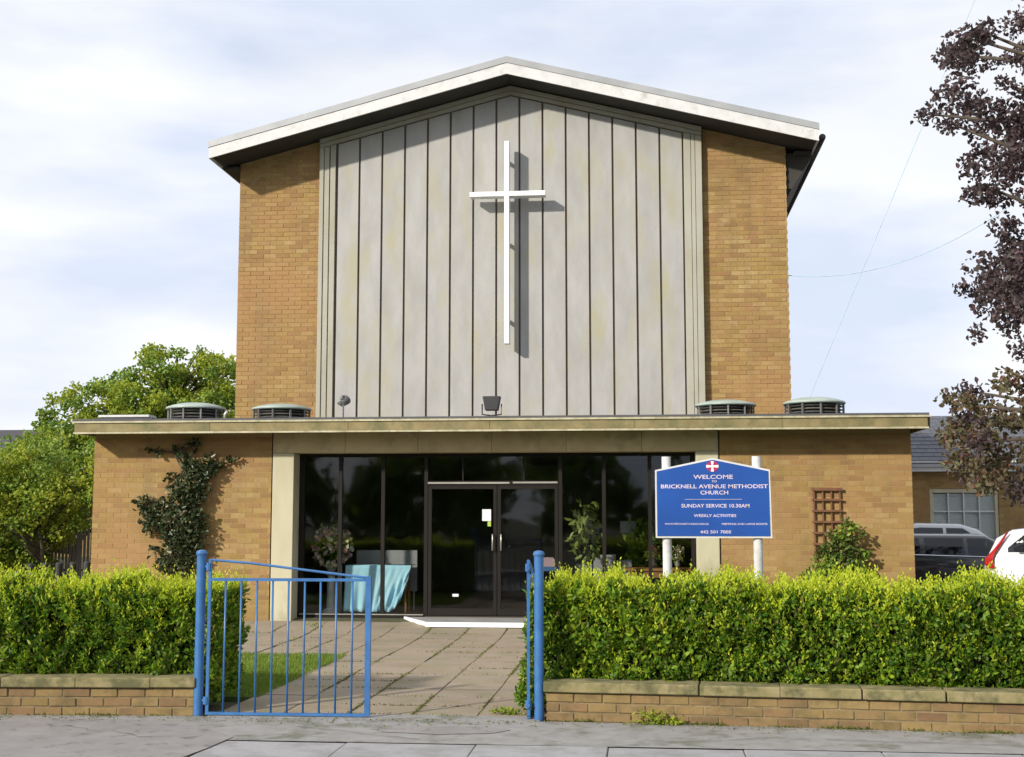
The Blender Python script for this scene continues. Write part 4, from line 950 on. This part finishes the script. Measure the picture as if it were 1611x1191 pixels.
wd = local(MB().box(6.49, 6.56, 30.02, 30.10, .86, 2.21).box(7.92, 7.99, 30.02, 30.10, .86, 2.21).box(6.561, 7.919, 30.02, 30.10, 2.13, 2.21).box(6.561, 7.919, 30.02, 30.10, .86, .93).build('window', M['pillar']), an)
for i in range(1, 4): MB().box(6.56 + i * .34 - .015, 6.56 + i * .34 + .015, 30.03, 30.08, .931, 2.129).build('glazing_bar', M['white'], wd)
for i in range(4):
    a, b = 6.56 + i * .34 + .016, 6.56 + (i + 1) * .34 - .016
    MB().box(a, b, 30.035, 30.075, 1.69, 1.72).build('glazing_bar', M['white'], wd)
    for (z0, z1) in ((.94, 1.689), (1.721, 2.12)): MB().box(a, b, 30.05, 30.056, z0, z1).build('pane', M['glass'], wd)
for i in range(20): MB().box(6.56, 7.92, 30.09, 30.12, .95 + i * .058, .95 + i * .058 + .05).build('blind_slat', M['blind'], wd)
local(MB().box(6.45, 8.03, 30.14, 30.16, .8, 2.24).build('blind_backing', M['blind']), an)
h2 = empty('house', (10, 37, 0), 'house with grey slate roof behind the annex at the right', 'house')
local(MB().box(6.8, 16, 37, 43, -.04, 3.15).build('wall', M['gbrick']), h2)
rf = local(MB().add([(6.5, 36.7, 3.1), (16.3, 36.7, 3.1), (16.3, 43.3, 3.1), (6.5, 43.3, 3.1), (6.5, 40, 4.6), (16.3, 40, 4.6)], [(0, 1, 5, 4), (1, 2, 5), (2, 3, 4, 5), (3, 0, 4), (3, 2, 1, 0)]).build('roof', M['slate']), h2)
tl = MB()
for r_ in range(12):
    for i in range(33):
        x = 6.52 + i * .3 - .15 * (r_ % 2); f0, f1 = r_ / 12, (r_ + 1) / 12
        y0, z0, y1, z1 = 36.68 + 3.3 * f0, 3.12 + 1.5 * f0, 36.68 + 3.3 * f1, 3.12 + 1.5 * f1
        tl.add([(x, y0, z0 + .03), (x + .29, y0, z0 + .03), (x + .29, y1, z1 + .01), (x, y1, z1 + .01), (x, y0, z0 - .0), (x + .29, y0, z0)], [(0, 1, 2, 3), (4, 5, 1, 0)])
tag(tl.build('slates', M['slate'], rf), None, None, None, 'stuff')
rf.matrix_parent_inverse = rf.matrix_parent_inverse
local(MB().box(6.4, 16.4, 36.55, 36.66, 3.02, 3.12).build('gutter', M['white']), h2)

# ------------------------------------------------------------------ cars
def car(label, loc, rz_, pm_, Lc, Hc, kind, Wc=1.8):
    """body lofted from side stations: x along the car (front at +x), widths and heights per station"""
    t = empty('parked_car', loc, label, 'car', 'cars parked beyond the church', rz_)
    h_ = Wc / 2; zb = .22
    if kind == 'suv':
        st_ = [(0, .62, .80, .80, .80), (.02, .30, 1.02, 1.02, .93), (.05, .24, 1.06, 1.30, .98), (.10, .24, 1.06, Hc * .955, 1), (.22, .22, 1.04, Hc, 1), (.50, .22, 1.0, Hc * .995, 1), (.60, .22, .98, Hc * .94, 1), (.74, .22, .97, .98, .99), (.88, .24, .90, .90, .96), (.97, .28, .78, .78, .86), (1.0, .42, .60, .60, .72)]
    else:
        st_ = [(0, .45, .72, .72, .78), (.02, .30, .92, .92, .90), (.06, .24, .96, .98, .97), (.20, .22, .94, Hc * .93, 1), (.32, .22, .92, Hc, 1), (.52, .22, .90, Hc * .99, 1), (.60, .22, .89, Hc * .92, 1), (.74, .22, .88, .90, .99), (.88, .24, .80, .81, .95), (.97, .28, .68, .68, .85), (1.0, .38, .55, .55, .72)]
    q_ = Hc / 1.49
    st_ = [(a, b_ * (q_ if b_ > .5 else 1), c_ * q_, d_ if d_ > 1.25 else d_ * q_, e_) for a, b_, c_, d_, e_ in st_]
    # refine stations
    S = []
    for i in range(len(st_) - 1):
        for j in range(3):
            f = j / 3; S.append(tuple(a + (b - a) * f for a, b in zip(st_[i], st_[i + 1])))
    S.append(st_[-1])
    def ring(s):
        x, z0, zbt, zr, w = s; X = x * Lc; w *= h_; gh = max(0, zr - zbt)
        inn = min(1, gh / .35) * .17
        half = [(0, z0), (w * .86, z0), (w * .97, z0 + .12), (w * 1.0, (z0 + zbt) / 2), (w * .985, zbt - .10), (w * .95, zbt), (w * (.95 - inn * .45), zbt + gh * .5), (w * (.95 - inn), zbt + gh * .88), (w * (.80 - inn * .9), zbt + gh * .98), (w * .35, zbt + gh), (0, zbt + gh + .004)]
        return [(X, -y, z) for y, z in half] + [(X, y, z) for y, z in half[-2:0:-1]]
    rings = [ring(s) for s in S]; n = len(rings[0]); V = [p for r_ in rings for p in r_]; F = []
    for i in range(len(rings) - 1):
        for k_ in range(n): F.append((i * n + k_, (i + 1) * n + k_, (i + 1) * n + (k_ + 1) % n, i * n + (k_ + 1) % n))
    F += [tuple(range(n)), tuple(range(len(rings) * n - 1, (len(rings) - 1) * n - 1, -1))]
    MB().add(V, F).build('body', pm_, t, smooth=True)
    # window band on both sides, following the body surface, 4 mm proud
    def surf(f, v, side, off=.005):
        j = 0
        while j < len(S) - 2 and S[j + 1][0] < f: j += 1
        a, b = S[j], S[j + 1]; q = (f - a[0]) / (b[0] - a[0] + 1e-9); s = tuple(x + (y - x) * q for x, y in zip(a, b))
        x, z0, zbt, zr, w = s; w *= h_; gh = max(0, zr - zbt); inn = min(1, gh / .35) * .17
        y = w * (.95 - inn * (.45 * v / .5 if v < .5 else .45 + .55 * (v - .5) / .38)) + off; return (x * Lc, side * y, zbt + gh * v)
    spans = [(.085, .235), (.255, .41), (.425, .60)] if kind == 'suv' else [(.20, .28), (.29, .43), (.445, .60)]
    for side in (-1, 1):
        for (a, b) in spans:
            g = MB(); vv = []; m_ = 8
            for i in range(m_ + 1):
                f = a + (b - a) * i / m_
                lo, hi = .10, .84
                if a < .21: hi = .10 + (.74) * min(1, (i + 1.2) / (m_ * .55))
                if b > .55: hi = .84 - .30 * max(0, (i - m_ * .55) / (m_ * .45))
                vv += [surf(f, lo, side), surf(f, (lo + hi) / 2, side), surf(f, hi, side)]
            ff = []
            for i in range(m_):
                for q in range(2):
                    k_ = i * 3 + q; ff.append((k_, k_ + 3, k_ + 4, k_ + 1) if side < 0 else (k_, k_ + 1, k_ + 4, k_ + 3))
            g.add(vv, ff).build('side_window', M['carglass'], t)
        MB().tube([surf(f, .07, side, .012) for f in [.12 + .05 * i for i in range(11)]], .011, 6).build('window_trim', M['chrome'], t)
        for f in (.30, .47):
            p = surf(f, -.0, side, .03); MB().tube([(p[0], p[1], p[2] - .13), (p[0] + .17, p[1], p[2] - .13)], .014, 6).build('door_handle', M['chrome'] if kind != 'suv' else pm_, t)
    # screens
    def screen(fa, fb, name):
        vv = []; ff = []
        for i in range(5):
            f = fa + (fb - fa) * i / 4; j = 0
            while j < len(S) - 2 and S[j + 1][0] < f: j += 1
            a, b = S[j], S[j + 1]; q = (f - a[0]) / (b[0] - a[0] + 1e-9); s = tuple(x + (y - x) * q for x, y in zip(a, b))
            for k_ in range(7): y = (k_ / 3 - 1) * h_ * .66; vv.append((s[0] * Lc, y, s[3] + .012 - .03 * (k_ / 3 - 1) ** 2))
        for i in range(4):
            for k_ in range(6): q = i * 7 + k_; ff.append((q, q + 7, q + 8, q + 1))
        MB().add(vv, ff).build(name, M['carglass'], t)
    screen(.60, .73, 'windscreen'); screen(.055, .095 if kind == 'suv' else .19, 'rear_window')
    # wheels and arches
    for f in (.18, .80):
        for side in (-1, 1):
            y = side * (h_ - .10); X = f * Lc
            MB().prism_y([(X + .41 * math.cos(a), .33 + .41 * math.sin(a)) for a in [i * math.pi / 10 for i in range(20)]], min(y, side * (h_ + .006)), max(y, side * (h_ + .006))).build('wheel_arch', M['tyre'], t)
            w = MB(); w.tube([(X, side * (h_ - .16), .32), (X, side * (h_ + .012), .32)], .32, 24); w_ = w.build('wheel', M['tyre'], t)
            MB().tube([(X, side * (h_ + .0), .32), (X, side * (h_ + .022), .32)], .20, 20).build('rim', M['rim'], w_)
    # lamps
    for side in (-1, 1):
        if kind == 'suv':
            V = []
            prof_ = [(.030, .84, .06), (.018, .90, .09), (.020, .98, .08), (.045, 1.10, .03), (.070, 1.24, .005), (.090, 1.36, -.01)]
            for (f, z, w_) in prof_:
                z = z * Hc / 1.47
                V += [(f * Lc - .03, side * h_ * .86, z), (f * Lc - .02, side * h_ * .985 * (1 if z < 1.08 else .985 - (z - 1.08) * .42), z), (f * Lc + w_, side * (h_ * 1.004 + .006) * (1 if z < 1.06 else .99 - (z - 1.06) * .42), z + .02)]
            F = []
            for i in range(len(prof_) - 1):
                for q in range(2): a = i * 3 + q; F.append((a, a + 1, a + 4, a + 3) if side > 0 else (a, a + 3, a + 4, a + 1))
            o = MB().add(V, F).build('tail_lamp', M['red_lens'], t); s_ = o.modifiers.new('s', 'SOLIDIFY'); s_.thickness = .02; s_.offset = 0
        else:
            MB().box(-.005, .16, side * h_ * .93 - .06, side * h_ * .93 + .015, .66, .84).build('tail_lamp', M['red_lens'], t, bevel=.015)
        MB().box(Lc * .955, Lc * .985, side * h_ * .70 - .16, side * h_ * .70 + .10, .58, .70).build('headlamp', M['chrome'], t, bevel=.02)
    return t
car('white estate car with tall red tail lamp at the right edge', (5.27, 20.8, -.03), R(-16), M['car_white'], 4.5, 1.49, 'suv', 1.7)
car('black car side-on between the church corner and the white car', (3.9, 24.5, -.03), 0, M['car_black'], 4.4, 1.31, 'suv', 1.7)
car('silver car furthest back, its roof showing over the black car', (4.3, 28.0, -.03), 0, M['car_silver'], 4.3, 1.49, 'saloon', 1.7)

# ------------------------------------------------------------------ overhead cables
def cable(label, a, b, sag, r_=.006):
    a, b = Vector(a), Vector(b); P = [a.lerp(b, i / 24) - Vector((0, 0, sag * 4 * (i / 24) * (1 - i / 24))) for i in range(25)]
    o = MB().tube([tuple(p) for p in P], r_, 6).build('overhead_cable', M['cable'], None, None, True)
    return tag(o, label, 'cable', 'cables crossing the sky at the right')
cable('thin straight cable slanting down the sky to the flat roof', (5.75, 20.0, 10.75), (2.45, 20.5, 3.02), .0)
cable('thin sagging cable from the church gable corner towards the purple tree', (2.44, 21.2, 5.55), (6.6, 19.0, 7.1), .62)

# ------------------------------------------------------------------ weeds
def weed(label, x, y, n, rr, hh, lm=None):
    t = empty('weed', (x, y, 0), label, 'weed', 'weeds at the foot of the walls')
    P = np.stack([rng.normal(size=n) * rr, rng.normal(size=n) * rr * .3, rng.random(n) * hh], 1); D = rng.normal(size=(n, 3)) + [0, -.3, .6]
    leafobj('leaves', leaves(P, D, .035, .02), lm or M['leaf_ygreen'], t, 'stuff')
    MB().tube([(0, 0, -.01), (.005, 0, hh)], [.004, .002], 5).build('stem', M['moss'], t)
weed('leafy weed at the foot of the right wall', .07, 10.17, 120, .07, .10); weed('small weed right of the leafy weed at the wall foot', .22, 10.17, 40, .04, .05)
weed('weed on the path inside the right gate post', -1.12, 10.6, 90, .09, .035); weed('weed growing by the left entrance pillar', -4.6, 17.9, 60, .07, .10)
P = np.concatenate([tuft_pts(-.7, 5.2, 0, 2600, 5), tuft_pts(-7, -3.6, 0, 900, 6)])
P[:, 1] = [(wy_r(x) if x > -2 else wy_l(x)) for x in P[:, 0]] - np.abs(rng.normal(size=len(P))) * .018
leafobj('ground_weeds', leaves(P, rng.normal(size=P.shape) * .7 + [0, 0, 1], rng.uniform(.01, .035, len(P)), .008), M['moss'], None, 'stuff')

# ------------------------------------------------------------------ wood across the road (seen in the glass)
V = []
for i in range(170):
    x = rnd.uniform(-60, 60); y = -42 + rnd.uniform(-3, 3); zc = rnd.uniform(1.0, 6.6); r_ = rnd.uniform(1.2, 2.2); n = 240
    P = np.array([x, y, zc]) + unit(rng.normal(size=(n, 3))) * (rng.random(n)[:, None] ** .5) * r_
    V.append(leaves(P, rng.normal(size=(n, 3)), .7, .5))
leafobj('far_woodland', np.concatenate(V), M['leaf_mid'], None, 'stuff')
